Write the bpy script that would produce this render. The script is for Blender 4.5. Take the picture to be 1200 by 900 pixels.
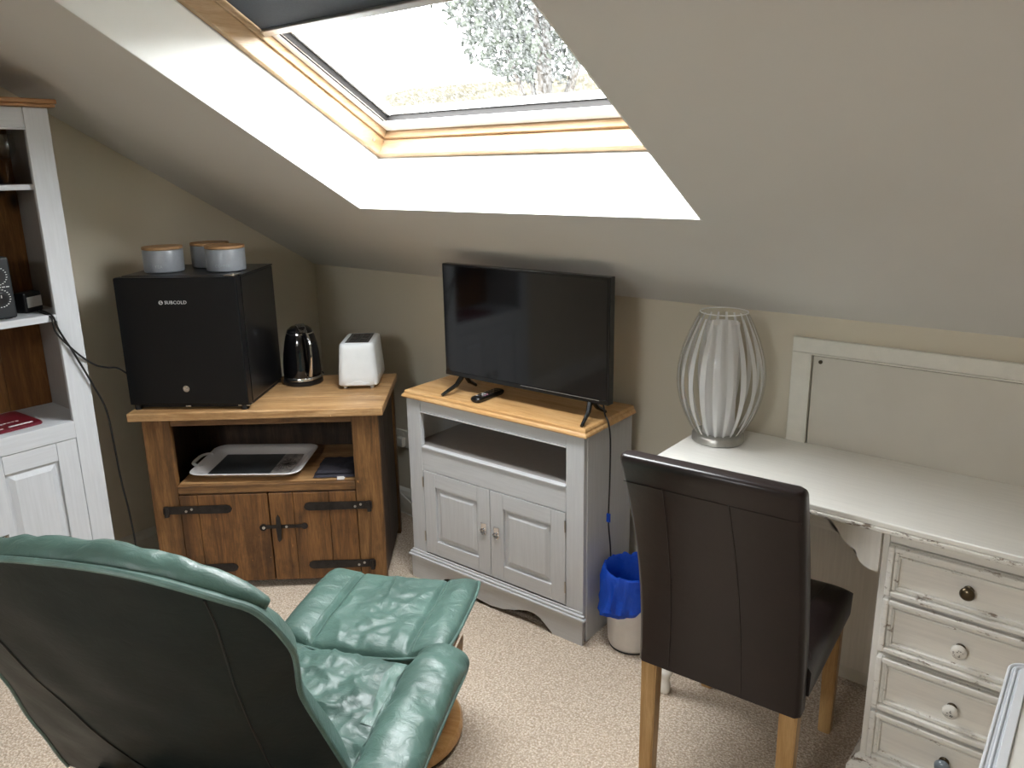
import bpy, bmesh, math, random
from mathutils import Vector, Matrix, noise
for o in list(bpy.data.objects): bpy.data.objects.remove(o)
S = bpy.context.scene
PI = math.pi
def R(d): return math.radians(d)

# ---------------------------------------------------------------- camera
FPX, PX, PY = 905.07, 608.57, 425.29
yaw, pit, rol = R(38.694), R(14.271), R(-0.8236)
fwd = Vector((-math.sin(yaw)*math.cos(pit), math.cos(yaw)*math.cos(pit), -math.sin(pit)))
rgt = Vector((math.cos(yaw), math.sin(yaw), 0)); upv = rgt.cross(fwd)
RR = math.cos(rol)*rgt + math.sin(rol)*upv
UU = -math.sin(rol)*rgt + math.cos(rol)*upv
cd = bpy.data.cameras.new('camera'); cam = bpy.data.objects.new('camera', cd)
S.collection.objects.link(cam); S.camera = cam
cd.sensor_fit = 'HORIZONTAL'; cd.sensor_width = 36; cd.lens = 36*FPX/1200
cd.shift_x = -(PX-600)/1200; cd.shift_y = (PY-450)/1200
cd.clip_start = .02; cd.clip_end = 500
m3 = Matrix((RR, UU, -fwd)).transposed()
cam.matrix_world = Matrix.Translation((3.2198, -2.3893, 1.6415)) @ m3.to_4x4()

# ---------------------------------------------------------------- world, light, exposure
W = bpy.data.worlds.new('overcast'); S.world = W; W.use_nodes = True
bg = W.node_tree.nodes['Background']
bg.inputs[0].default_value = (.965, .98, 1, 1); bg.inputs[1].default_value = 15.5
HK, SL = 1.1825, R(30.785)
TT = Vector((0, -math.cos(SL), math.sin(SL))); NN = Vector((0, math.sin(SL), math.cos(SL)))
def slope(x, t, n): return Vector((x, 0, HK)) + TT*t + NN*n
XR = 4.35                      # right wall
YF = -5.1                      # front knee wall
TF = 2.15                      # slope length up to the flat ceiling
ZC = slope(0, TF, 0).z; YC = slope(0, TF, 0).y
def fslope(x, t, n):           # opposite roof slope, mirrored
    p = slope(x, t, n); return Vector((p.x, YF - p.y, p.z))
def portal(c, sx, sy, rot):
    l = bpy.data.lights.new('window_portal', 'AREA'); l.shape = 'RECTANGLE'; l.size = sx; l.size_y = sy
    l.cycles.is_portal = True
    o = bpy.data.objects.new('window_portal', l); S.collection.objects.link(o); o.location = c; o.rotation_euler = rot
portal(slope(1.675, 1.32, .37), 1.3, 1.4, (-SL, 0, 0))
portal(fslope(2.55, 1.35, .37), .9, .9, (SL, 0, 0))
S.view_settings.view_transform = 'Standard'; S.view_settings.look = 'None'
S.view_settings.gamma = 1; S.view_settings.use_curve_mapping = False
S.view_settings.exposure = 1.15
S.cycles.max_bounces = 10; S.cycles.diffuse_bounces = 6; S.cycles.transparent_max_bounces = 16
S.cycles.caustics_reflective = False; S.cycles.caustics_refractive = False
S.cycles.sample_clamp_indirect = 8

# ---------------------------------------------------------------- materials
def srgb(c):
    f = lambda v: (v/255/12.92) if v <= 10 else ((v/255+.055)/1.055)**2.4
    return (f(c[0]), f(c[1]), f(c[2]), 1)
class N:
    def __init__(s, name):
        s.m = bpy.data.materials.new(name); s.m.use_nodes = True; s.t = s.m.node_tree
        s.b = s.t.nodes['Principled BSDF']; s.out = s.t.nodes['Material Output']; s._c = None
    def n(s, k, **kw):
        x = s.t.nodes.new(k)
        for a, v in kw.items():
            if a in x.inputs: x.inputs[a].default_value = v
            else: setattr(x, a, v)
        return x
    def l(s, a, b): s.t.links.new(a, b)
    def coord(s, scale=(1,1,1), rot=(0,0,0)):
        if s._c is None: s._c = s.n('ShaderNodeTexCoord')
        mp = s.n('ShaderNodeMapping'); s.l(s._c.outputs['Object'], mp.inputs[0])
        mp.inputs['Scale'].default_value = scale; mp.inputs['Rotation'].default_value = rot
        return mp.outputs[0]
    def noise(s, scale, detail=4, vec=None, rough=.55, dist=0):
        x = s.n('ShaderNodeTexNoise'); x.inputs['Scale'].default_value = scale; x.inputs['Detail'].default_value = detail
        x.inputs['Roughness'].default_value = rough; x.inputs['Distortion'].default_value = dist
        s.l(vec if vec is not None else s.coord(), x.inputs['Vector']); return x.outputs['Fac']
    def ramp(s, fac, stops):
        x = s.n('ShaderNodeValToRGB'); s.l(fac, x.inputs[0]); e = x.color_ramp.elements
        while len(e) < len(stops): e.new(.5)
        for i, (p, c) in enumerate(stops): e[i].position = p; e[i].color = c if len(c) == 4 else srgb(c)
        return x.outputs[0]
    def mix(s, fac, a, b, mode='MIX'):
        x = s.n('ShaderNodeMix', data_type='RGBA', blend_type=mode)
        if isinstance(fac, (int, float)): x.inputs[0].default_value = fac
        else: s.l(fac, x.inputs[0])
        for v, i in ((a, 6), (b, 7)):
            if isinstance(v, tuple): x.inputs[i].default_value = v if len(v) == 4 else srgb(v)
            else: s.l(v, x.inputs[i])
        return x.outputs[2]
    def bump(s, h, strength=.2, dist=.002, chain=None):
        x = s.n('ShaderNodeBump'); x.inputs['Strength'].default_value = strength; x.inputs['Distance'].default_value = dist
        s.l(h, x.inputs['Height'])
        if chain is not None: s.l(chain, x.inputs['Normal'])
        s.l(x.outputs[0], s.b.inputs['Normal']); return x.outputs[0]
    def base(s, c):
        if isinstance(c, tuple): s.b.inputs['Base Color'].default_value = c if len(c) == 4 else srgb(c)
        else: s.l(c, s.b.inputs['Base Color'])
    def set(s, rough=None, metal=None, spec=None, **k):
        if rough is not None: s.b.inputs['Roughness'].default_value = rough
        if metal is not None: s.b.inputs['Metallic'].default_value = metal
        if spec is not None: s.b.inputs['Specular IOR Level'].default_value = spec
        for a, v in k.items(): s.b.inputs[a].default_value = v
def plain(name, c, rough=.5, metal=0, spec=.5, var=.08, scale=30, bump=0):
    m = N(name); c2 = tuple(max(0, v*(1-var)) for v in c)
    f = m.noise(scale); m.base(m.ramp(f, [(.3, c2), (.7, c)])); m.set(rough, metal, spec)
    if bump: m.bump(m.noise(scale*6), bump, .001)
    return m.m
def plaster(name, c, bump=.15):
    m = N(name); big = m.noise(1.3, 3); c2 = tuple(v*.965 for v in c)
    m.base(m.ramp(big, [(.3, c2), (.7, c)])); m.set(.85, 0, .25)
    b1 = m.bump(m.noise(9, 5), bump, .004); m.bump(m.noise(160, 3), .08, .001, b1); return m.m
def wood(name, light, mid, dark, axis='x', rough=.5, knots=.0, wear=0, scale=1.0, bump=.15):
    m = N(name); st = {'x': (1.2, 14, 14), 'y': (14, 1.2, 14), 'z': (14, 14, 1.2)}[axis]
    st = tuple(v*scale for v in st)
    v = m.coord(st); f1 = m.noise(2.2, 6, v, .6, .9)
    c = m.ramp(f1, [(.25, dark), (.45, mid), (.62, light), (.8, mid)])
    st2 = tuple(x*4 for x in st); fine = m.noise(5, 4, m.coord(st2), .6)
    c = m.mix(m.ramp(fine, [(.35, (0,0,0,1)), (.6, (1,1,1,1))]), m.mix(.45, c, dark), c)
    if knots:
        vo = m.n('ShaderNodeTexVoronoi'); vo.inputs['Scale'].default_value = knots
        m.l(m.coord({'x': (.5,1,1), 'y': (1,.5,1), 'z': (1,1,.5)}[axis]), vo.inputs['Vector'])
        k = m.ramp(vo.outputs['Distance'], [(.06, (1,1,1,1)), (.14, (0,0,0,1))])
        c = m.mix(k, c, tuple(x*.45 for x in dark))
    if wear:
        w = m.noise(5, 6, None, .7); c = m.mix(m.ramp(w, [(.5, (0,0,0,1)), (.72, (wear,wear,wear,1))]), c, tuple(x*.35 for x in dark))
        sc = m.noise(60, 2, m.coord((1, 1, .35))); c = m.mix(m.ramp(sc, [(.74, (0,0,0,1)), (.77, (.7,.7,.7,1))]), c, tuple(min(255, x*1.25) for x in light))
    m.base(c); m.set(rough, 0, .4); m.bump(f1, bump, .002, None); return m.m
def painted(name, c, under, amount=.66, rough=.5, brush='z', var=.05):
    m = N(name); st = {'x': (1, 18, 18), 'z': (18, 18, 1)}[brush]
    br = m.noise(6, 5, m.coord(st), .6)
    col = m.ramp(br, [(.3, tuple(v*(1-var) for v in c)), (.7, c)])
    w = m.noise(11, 8, m.coord((.8, 2.2, 2.6)), .72)
    col = m.mix(m.ramp(w, [(amount, (0,0,0,1)), (amount+.05, (.85,.85,.85,1))]), col, under)
    m.base(col); m.set(rough, 0, .35); m.bump(br, .12, .001); return m.m
def distress_edge(name, c, under, thresh=.5):
    m = N(name); w = m.noise(16, 8, m.coord((1, 1, 3)), .75)
    br = m.noise(6, 5, m.coord((1, 18, 18)))
    col = m.ramp(br, [(.3, tuple(v*.95 for v in c)), (.7, c)])
    col = m.mix(m.ramp(w, [(thresh, (0,0,0,1)), (thresh+.06, (.9,.9,.9,1))]), col, under)
    m.base(col); m.set(.5, 0, .3); return m.m
def leather(name, c, rough=.32, crease=.5, scale=1, dark=.75):
    m = N(name); f = m.noise(5*scale, 5); m.base(m.ramp(f, [(.3, tuple(v*dark for v in c)), (.7, c)]))
    vo = m.n('ShaderNodeTexVoronoi', feature='DISTANCE_TO_EDGE'); vo.inputs['Scale'].default_value = 420*scale
    m.l(m.coord(), vo.inputs['Vector'])
    b1 = m.bump(vo.outputs['Distance'], .12, .0006)
    m.bump(m.noise(22*scale, 5, m.coord((1, 1.6, 1)), .6, 1.2), crease, .004, b1)
    r = m.noise(9, 4); mr = m.n('ShaderNodeMapRange'); m.l(r, mr.inputs[0]); mr.inputs[3].default_value = rough-.06; mr.inputs[4].default_value = rough+.14
    m.l(mr.outputs[0], m.b.inputs['Roughness']); m.set(spec=.5); return m.m
def glass(name, tint=(1,1,1,1), rough=.03, refl=.08):
    m = N(name); t = m.t
    tr = m.n('ShaderNodeBsdfTransparent'); tr.inputs[0].default_value = tint
    gl = m.n('ShaderNodeBsdfGlossy'); gl.inputs['Roughness'].default_value = rough
    lw = m.n('ShaderNodeLayerWeight'); lw.inputs[0].default_value = refl*3
    mx = m.n('ShaderNodeMixShader'); mn = m.n('ShaderNodeMath', operation='MINIMUM'); m.l(lw.outputs['Fresnel'], mn.inputs[0]); mn.inputs[1].default_value = .22; m.l(mn.outputs[0], mx.inputs[0]); m.l(tr.outputs[0], mx.inputs[1]); m.l(gl.outputs[0], mx.inputs[2])
    m.l(mx.outputs[0], m.out.inputs[0]); return m.m
def wet_glass():
    m = N('wet_window_glass')
    v = m.coord((1, 1, 1), (0, 0, .6)); vs = m.coord((190, 80, 80), (.5, .3, .6))
    a = m.noise(1.0, 3, vs, .6, .8)
    k = m.ramp(a, [(.47, (.03,.03,.03,1)), (.60, (1,1,1,1))])
    tr = m.n('ShaderNodeBsdfTransparent'); tr.inputs[0].default_value = (.97, .98, .98, 1)
    wt = m.n('ShaderNodeBsdfTranslucent'); wt.inputs[0].default_value = (.8, .82, .82, 1)
    gl = m.n('ShaderNodeBsdfGlossy'); gl.inputs['Roughness'].default_value = .1
    m1 = m.n('ShaderNodeMixShader'); m1.inputs[0].default_value = .1; m.l(wt.outputs[0], m1.inputs[1]); m.l(gl.outputs[0], m1.inputs[2])
    m2 = m.n('ShaderNodeMixShader'); mul = m.n('ShaderNodeMath', operation='MULTIPLY'); m.l(k, mul.inputs[0]); mul.inputs[1].default_value = .03
    m.l(mul.outputs[0], m2.inputs[0]); m.l(tr.outputs[0], m2.inputs[1]); m.l(m1.outputs[0], m2.inputs[2])
    m.l(m2.outputs[0], m.out.inputs[0]); return m.m
def carpet():
    m = N('beige_loop_carpet')
    vo = m.n('ShaderNodeTexVoronoi'); vo.inputs['Scale'].default_value = 190; m.l(m.coord((1, .8, 1)), vo.inputs['Vector'])
    f = m.noise(150, 3); big = m.noise(2.5, 4)
    c = m.ramp(f, [(.3, (168, 151, 133)), (.5, (206, 191, 173)), (.72, (236, 223, 208))])
    c = m.mix(m.ramp(vo.outputs['Distance'], [(.3, (0,0,0,1)), (.75, (.55,.55,.55,1))]), c, (140, 120, 100))
    c = m.mix(m.ramp(big, [(.35, (0,0,0,1)), (.7, (.25,.25,.25,1))]), c, (182, 162, 142))
    m.base(c); m.set(.95, 0, .1)
    inv = m.n('ShaderNodeMath', operation='SUBTRACT'); inv.inputs[0].default_value = 1; m.l(vo.outputs['Distance'], inv.inputs[1])
    m.bump(inv.outputs[0], .8, .004); return m.m
def screen_mat():
    m = N('tv_screen_glass'); m.base((9, 11, 16)); m.set(.07, 0, .6); return m.m
def scuffed():
    m = N('scuffed_seam_leather'); a = m.noise(1, 6, m.coord((260, 60, 60), (0, 0, .6)), .7, 2)
    k = m.noise(22, 3); mk = m.mix(m.ramp(k, [(.48, (0,0,0,1)), (.75, (.8,.8,.8,1))]), (0,0,0,1), m.ramp(a, [(.52, (0,0,0,1)), (.60, (1,1,1,1))]))
    m.base(m.mix(mk, (90, 118, 109), (196, 206, 200))); m.set(.5); m.bump(a, .3, .001); return m.m
M = dict(
 wall=plaster('warm_beige_wall_paint', (212, 204, 186)), ceil=plaster('off_white_ceiling_paint', (216, 214, 210), .25),
 reveal=plaster('white_reveal_paint', (240, 240, 236), .1), trim=plain('white_gloss_trim', (225, 222, 212), .35, var=.03),
 carpet=carpet(), hatch=plain('hatch_paint', (206, 201, 190), .55, var=.03, scale=5),
 pine=wood('varnished_pine_frame', (186, 160, 130), (172, 144, 112), (148, 116, 82), 'x', .35, bump=.05),
 pine_s=wood('varnished_pine_side', (184, 158, 128), (170, 142, 108), (148, 116, 80), 'y', .35, bump=.05),
 upvc=plain('white_painted_sash', (240, 240, 240), .3, var=.02), wet=wet_glass(),
 blind=plain('dark_slate_blind_cloth', (62, 68, 76), .8, var=.1, scale=200), alu=plain('brushed_aluminium', (190, 190, 190), .35, .9, var=.05),
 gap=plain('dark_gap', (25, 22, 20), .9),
 grey=painted('pale_grey_furniture_paint', (196, 197, 199), (150, 140, 126), .74),
 greyx=painted('pale_grey_furniture_paint_rail', (196, 197, 199), (150, 140, 126), .74, brush='x'),
 lgrey=painted('soft_white_grey_paint', (196, 199, 203), (170, 166, 160), .78),
 lgreyx=painted('soft_white_grey_paint_rail', (196, 199, 203), (170, 166, 160), .78, brush='x'),
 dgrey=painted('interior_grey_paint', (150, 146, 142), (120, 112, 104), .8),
 ptop=wood('honey_pine_top', (216, 178, 128), (202, 158, 104), (172, 124, 74), 'x', .38, .9),
 pback=wood('orange_pine_back', (132, 90, 46), (112, 72, 34), (80, 48, 22), 'z', .5, 5),
 corn=wood('cornice_pine', (176, 134, 90), (156, 112, 70), (126, 84, 48), 'x', .4),
 rtop=wood('reclaimed_top', (192, 156, 112), (168, 130, 86), (126, 90, 56), 'x', .42, 0, .35, bump=.4),
 rx=wood('reclaimed_rail', (136, 100, 62), (108, 76, 44), (68, 46, 26), 'x', .5, 0, .6, bump=.5),
 rz=wood('reclaimed_upright', (136, 98, 58), (110, 76, 42), (70, 48, 26), 'z', .48, 0, .55, bump=.4),
 rdoor=wood('reclaimed_door', (130, 90, 50), (102, 68, 36), (62, 40, 22), 'z', .42, 0, .6, .8, bump=.35),
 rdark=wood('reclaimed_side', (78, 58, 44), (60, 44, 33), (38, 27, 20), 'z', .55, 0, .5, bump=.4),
 iron=plain('blackened_iron', (58, 54, 52), .45, .7, var=.3, bump=.3), stud=plain('steel_stud', (190, 188, 185), .3, .9),
 fridge=plain('fridge_black', (8, 9, 12), .36, 0, .3, var=.1, bump=.03), fside=plain('fridge_side_black', (11, 11, 13), .28, 0, .5, var=.1),
 chrome=plain('chrome', (220, 220, 222), .12, 1, var=.03), white_ink=plain('pale_lettering', (205, 205, 205), .5),
 faint_ink=plain('faint_embossed_lettering', (178, 182, 188), .5), steel=plain('satin_steel', (176, 168, 156), .3, 1, var=.1),
 can=plain('grey_glazed_stoneware', (146, 151, 158), .3, 0, .5, var=.08), lid=wood('bamboo_lid', (188, 150, 108), (170, 132, 90), (140, 102, 66), 'x', .5),
 kettle=plain('kettle_gloss_black', (10, 10, 13), .08, 0, .6), toast=plain('toaster_white', (226, 230, 232), .28, var=.02),
 black=plain('black_plastic', (16, 16, 18), .35), mblack=plain('matt_black_rubber', (20, 20, 20), .7),
 tray=plain('white_melamine', (226, 224, 224), .25, var=.02), traytop=plain('slate_print', (70, 74, 76), .35, var=.35, scale=9),
 trayflo=plain('pale_flower_print', (190, 184, 178), .35, var=.5, scale=40), cloth=plain('charcoal_cloth', (58, 56, 66), .9, var=.25, scale=60, bump=.4),
 label=plain('white_label', (225, 225, 225), .7, var=.02), screen=screen_mat(), bezel=plain('tv_bezel', (12, 12, 14), .2, var=.05),
 bin=plain('white_plastic_bin', (214, 210, 206), .4, var=.03), burg=plain('burgundy_folder', (108, 18, 38), .3, var=.08),
 desk=painted('distressed_off_white_paint', (234, 230, 222), (150, 132, 112), .69, brush='x'),
 deskz=painted('distressed_off_white_paint_upright', (232, 228, 220), (140, 122, 102), .72),
 desktop=painted('worn_cream_desk_top', (244, 242, 236), (160, 140, 118), .8, .24, 'x', .03),
 deskedge=distress_edge('chipped_desk_edge', (236, 232, 224), (104, 82, 62), .54),
 moldw=distress_edge('chipped_drawer_moulding', (234, 231, 224), (130, 112, 94), .57),
 bwood=leather('dark_brown_faux_leather', (32, 21, 21), .3, .1, 1), oak=wood('light_oak_legs', (186, 152, 104), (172, 136, 88), (150, 112, 66), 'z', .4, bump=.05),
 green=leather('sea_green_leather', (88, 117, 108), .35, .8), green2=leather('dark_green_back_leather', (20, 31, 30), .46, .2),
 gpipe=leather('green_piping', (96, 124, 116), .34, .3, 3), thread=plain('pale_stitching', (92, 118, 108), .6),
 scuff=scuffed(),
 bent=wood('honey_laminated_wood', (192, 150, 98), (180, 134, 82), (156, 110, 60), 'x', .3, bump=.04),
 lampglass=glass('clear_lamp_glass', (.98, .98, .98, 1), .05, .035), lampstripe=plain('white_enamel_stripe', (240, 240, 240), .3, var=.02),
 lampbase=plain('brushed_nickel_base', (190, 188, 182), .35, .75, var=.1), radio=plain('radio_dark_grey', (24, 28, 32), .5),
 cable=plain('black_cable', (18, 18, 18), .5), wcable=plain('white_cable', (215, 212, 205), .5),
 wtable=plain('cool_white_paint', (226, 229, 234), .35, var=.02), wpanel=plain('cream_panel', (232, 230, 224), .4, var=.02),
 ceramic=plain('cracked_white_ceramic', (222, 218, 210), .25, var=.05), ink=plain('black_ink', (40, 36, 34), .5), brass=plain('dark_bronze', (96, 84, 66), .3, .9, var=.2),
 gglass=plain('blue_grey_glass_knob', (130, 142, 150), .1, 0, .8, var=.2), wine=glass('wine_glass', (.95, .96, .95, 1), .05, .08),
 bottle=plain('dark_bottle_glass', (24, 18, 12), .1, 0, .7), grass=plain('dry_hill_grass', (47, 44, 35), .9, 0, 0, var=.25, scale=.2),
 leaf=plain('tree_leaf', (36, 40, 31), .8, 0, .05, var=.4, scale=3), bark=plain('tree_bark', (44, 39, 33), .9, 0, .05, var=.3), tile=plain('wet_roof_tile', (52, 46, 40), .9, 0, .05, var=.3, scale=12), red=plain('pink_button', (210, 140, 170), .5),
)
M['green2'].node_tree.nodes['Principled BSDF'].inputs['Specular IOR Level'].default_value = .28
def bagmat():
    m = N('blue_bin_liner'); m.base((18, 84, 205)); m.set(.22, 0, .6)
    m.b.inputs['Transmission Weight'].default_value = .0
    m.bump(m.noise(30, 6, None, .7, 2.0), 1.0, .008)
    tl = m.n('ShaderNodeBsdfTranslucent'); tl.inputs[0].default_value = srgb((20, 80, 220)); mx = m.n('ShaderNodeMixShader'); mx.inputs[0].default_value = .35
    m.l(m.b.outputs[0], mx.inputs[1]); m.l(tl.outputs[0], mx.inputs[2]); m.l(mx.outputs[0], m.out.inputs[0]); return m.m
M['bag'] = bagmat()

def stripemat():
    m = N('white_enamel_glass_stripe'); m.base((246, 246, 246)); m.set(.3); tl = m.n('ShaderNodeBsdfTranslucent'); tl.inputs[0].default_value = (.95, .95, .95, 1)
    mx = m.n('ShaderNodeMixShader'); mx.inputs[0].default_value = .4; m.l(m.b.outputs[0], mx.inputs[1]); m.l(tl.outputs[0], mx.inputs[2]); m.l(mx.outputs[0], m.out.inputs[0]); return m.m
M['lampstripe'] = stripemat()
# ---------------------------------------------------------------- builders
def obj(name, bm, mat, parent=None, smooth=False, loc=None, rz=None):
    me = bpy.data.meshes.new(name); bmesh.ops.recalc_face_normals(bm, faces=bm.faces); bm.to_mesh(me); bm.free()
    o = bpy.data.objects.new(name, me); S.collection.objects.link(o); me.materials.append(M[mat] if isinstance(mat, str) else mat)
    if smooth:
        for p in me.polygons: p.use_smooth = True
        try: me.set_sharp_from_angle(angle=R(smooth if smooth is not True else 40))
        except Exception: pass
    if parent: o.parent = parent
    if loc: o.location = loc
    if rz is not None: o.rotation_euler = (0, 0, rz)
    return o
def thing(name, label, cat, loc=(0,0,0), rz=0, group=None):
    o = bpy.data.objects.new(name, None); S.collection.objects.link(o); o.location = loc; o.rotation_euler = (0, 0, rz)
    o.empty_display_size = .1; return tag(o, label, cat, group)
def tag(o, label, cat, group=None):
    o['label'] = label; o['category'] = cat
    if group: o['group'] = group
    return o
def struct(o): o['kind'] = 'structure'; return o
def lab(o, l): o['label'] = l; return o
def BM(): return bmesh.new()
def bx(bm, x0, x1, y0, y1, z0, z1, bev=0, seg=2):
    g = bmesh.ops.create_cube(bm, size=1); vs = g['verts']
    for v in vs: v.co = Vector(((x0+x1)/2 + v.co.x*(x1-x0), (y0+y1)/2 + v.co.y*(y1-y0), (z0+z1)/2 + v.co.z*(z1-z0)))
    if bev:
        es = list({e for v in vs for e in v.link_edges})
        bmesh.ops.bevel(bm, geom=es, offset=bev, segments=seg, affect='EDGES', profile=.5, clamp_overlap=True)
    return bm
def box(*a, bev=.002, seg=2): return bx(BM(), *a, bev=bev, seg=seg)
def prism(bm, pts, fn, a, b):
    """polygon pts (2D) extruded; fn(p, q, t) -> 3D"""
    A = [bm.verts.new(fn(p, q, a)) for p, q in pts]; B = [bm.verts.new(fn(p, q, b)) for p, q in pts]
    n = len(pts)
    bm.faces.new(A); bm.faces.new(B[::-1])
    for i in range(n): bm.faces.new((A[i], B[i], B[(i+1) % n], A[(i+1) % n]))
    return bm
def lathe(bm, prof, seg=32, c=(0,0,0), cap=True):
    rings = []
    for r, z in prof:
        rings.append([bm.verts.new((c[0]+r*math.cos(2*PI*i/seg), c[1]+r*math.sin(2*PI*i/seg), c[2]+z)) for i in range(seg)])
    for a, b in zip(rings, rings[1:]):
        for i in range(seg): bm.faces.new((a[i], a[(i+1) % seg], b[(i+1) % seg], b[i]))
    if cap: bm.faces.new(rings[0][::-1]); bm.faces.new(rings[-1])
    return bm
def spline(P, n=6, closed=False):
    P = [Vector(p) for p in P]; out = []; L = len(P)
    rng = range(L if closed else L-1)
    for i in rng:
        g = lambda k: P[k % L] if closed else P[max(0, min(L-1, k))]
        p0, p1, p2, p3 = g(i-1), g(i), g(i+1), g(i+2)
        for j in range(n):
            t = j/n; out.append(.5*((2*p1) + (p2-p0)*t + (2*p0-5*p1+4*p2-p3)*t*t + (3*p1-p0-3*p2+p3)*t**3))
    if not closed: out.append(P[-1])
    return out
def tube(bm, pts, r, seg=8, closed=False, n=6, smooth=True, flat=1.0):
    P = spline(pts, n, closed) if smooth else [Vector(p) for p in pts]
    L = len(P); up = Vector((0, 0, 1)); rings = []; prev = None
    for i, p in enumerate(P):
        if closed: d = P[(i+1) % L] - P[i-1]
        else: d = P[min(i+1, L-1)] - P[max(i-1, 0)]
        d.normalize()
        if prev is None:
            a = up.cross(d)
            if a.length < .1: a = Vector((1, 0, 0)).cross(d)
        else: a = prev - d*prev.dot(d)
        a.normalize(); prev = a; b = d.cross(a)
        rr = r(i/(L-1)) if callable(r) else r
        rings.append([bm.verts.new(p + a*math.cos(2*PI*k/seg)*rr + b*math.sin(2*PI*k/seg)*rr*flat) for k in range(seg)])
    for i in range(L if closed else L-1):
        a, b = rings[i], rings[(i+1) % L]
        for k in range(seg): bm.faces.new((a[k], a[(k+1) % seg], b[(k+1) % seg], b[k]))
    if not closed: bm.faces.new(rings[0][::-1]); bm.faces.new(rings[-1])
    return bm
def cyl(bm, p0, p1, r, seg=16):
    return tube(bm, [p0, p1], r, seg, smooth=False)
def sheet(bm, fn, nu, nv):
    g = [[bm.verts.new(fn(i/nu, j/nv)) for j in range(nv+1)] for i in range(nu+1)]
    for i in range(nu):
        for j in range(nv): bm.faces.new((g[i][j], g[i+1][j], g[i+1][j+1], g[i][j+1]))
    return g
def pillow(bm, top, bot, nu=48, nv=40):
    """two sheets over [-1,1]^2 sharing their rim"""
    g = sheet(bm, lambda a, b: top(a*2-1, b*2-1), nu, nv)
    h = [[None]*(nv+1) for _ in range(nu+1)]
    for i in range(nu+1):
        for j in range(nv+1):
            h[i][j] = g[i][j] if i in (0, nu) or j in (0, nv) else bm.verts.new(bot(i/nu*2-1, j/nv*2-1))
    for i in range(nu):
        for j in range(nv): bm.faces.new((h[i][j], h[i][j+1], h[i+1][j+1], h[i+1][j]))
    return g
def frustum(bm, x0, x1, z0, z1, yb, yf, w):
    """raised field on a door: outer rim at yb, inner flat at yf"""
    o = [bm.verts.new(p) for p in ((x0, yb, z0), (x1, yb, z0), (x1, yb, z1), (x0, yb, z1))]
    i = [bm.verts.new(p) for p in ((x0+w, yf, z0+w), (x1-w, yf, z0+w), (x1-w, yf, z1-w), (x0+w, yf, z1-w))]
    k = [bm.verts.new((v.co.x, yb+.006, v.co.z)) for v in o]
    for a, b in ((o, i), (k, o)):
        for j in range(4): bm.faces.new((a[j], a[(j+1) % 4], b[(j+1) % 4], b[j]))
    bm.faces.new(i); bm.faces.new(k[::-1]); return bm
def ringbox(bm, x0, x1, z0, z1, w, y0, y1, bev=.002):
    bx(bm, x0, x0+w, y0, y1, z0, z1, bev); bx(bm, x1-w, x1, y0, y1, z0, z1, bev)
    bx(bm, x0+w, x1-w, y0, y1, z0, z0+w, bev); bx(bm, x0+w, x1-w, y0, y1, z1-w, z1, bev); return bm
def lerp_tab(tab, x):
    for (a, p), (b, q) in zip(tab, tab[1:]):
        if x <= b: t = (x-a)/(b-a); t = t*t*(3-2*t)*.5+t*.5; return p+(q-p)*t
    return tab[-1][1]
def text(name, s, size, mat, parent, mw, ext=.0006):
    cu = bpy.data.curves.new(name, 'FONT'); cu.body = s; cu.size = size; cu.extrude = ext; cu.align_x = 'CENTER'; cu.align_y = 'CENTER'
    cu.resolution_u = 3; cu.offset = size*.004; cu.space_character = 1.08
    t = bpy.data.objects.new(name, cu); S.collection.objects.link(t)
    dg = bpy.context.evaluated_depsgraph_get(); dg.update()
    me = bpy.data.meshes.new_from_object(t.evaluated_get(dg)); bpy.data.objects.remove(t); bpy.data.curves.remove(cu)
    o = bpy.data.objects.new(name, me); S.collection.objects.link(o); me.materials.clear(); me.materials.append(M[mat])
    o.parent = parent; o.matrix_local = mw; return o
FRONT = Matrix.Rotation(PI/2, 4, 'X')     # text on a face that looks along -y

# ================================================================= SETTING
struct(obj('floor', box(-.12, XR+.12, YF-.12, .12, -.1, 0, bev=0), 'carpet'))
def gable(x0, x1):
    bm = BM(); pts = [(.0, -.1), (.0, HK), (YC, ZC), (YF-YC, ZC), (YF, HK), (YF, -.1)]
    k = .35; pts = [(k, -.1), (k, HK+.2), (YC, ZC+.45), (YF-YC, ZC+.45), (YF-k, HK+.2), (YF-k, -.1)]
    return prism(bm, pts, lambda y, z, t: (t, y, z), x0, x1)
struct(obj('wall_left', gable(-.12, 0), 'wall')); struct(obj('wall_right', gable(XR, XR+.12), 'wall'))
struct(obj('wall_back', box(0, XR, 0, .12, -.05, HK+.05, bev=0), 'wall'))
struct(obj('wall_front', box(0, XR, YF-.12, YF, -.05, HK+.05, bev=0), 'wall'))
OX0, OX1, OT0, OT1, TH = 1.011, 2.340, .622, 2.02, .34
QX0, QX1, QT0, QT1 = 2.1, 3.0, .9, 1.8
def slab(fn, x0, x1, a0, a1, full, na=0, nb=.34):
    bm = BM()
    def b(xa, xb, ta, tb):
        vs = [bm.verts.new(fn(x, t, n)) for n in (na, nb) for x, t in ((xa, ta), (xb, ta), (xb, tb), (xa, tb))]
        for f in ((0,1,2,3), (7,6,5,4), (0,4,5,1), (1,5,6,2), (2,6,7,3), (3,7,4,0)): bm.faces.new([vs[i] for i in f])
    b(0, x0, -.35, full); b(x1, XR, -.35, full); b(x0, x1, -.35, a0); b(x0, x1, a1, full); return bm
c1 = struct(obj('ceiling', slab(slope, OX0, OX1, OT0, OT1, TF+.06), 'ceil'))
struct(obj('ceiling_front', slab(fslope, QX0, QX1, QT0, QT1, TF+.06), 'ceil'))
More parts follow.
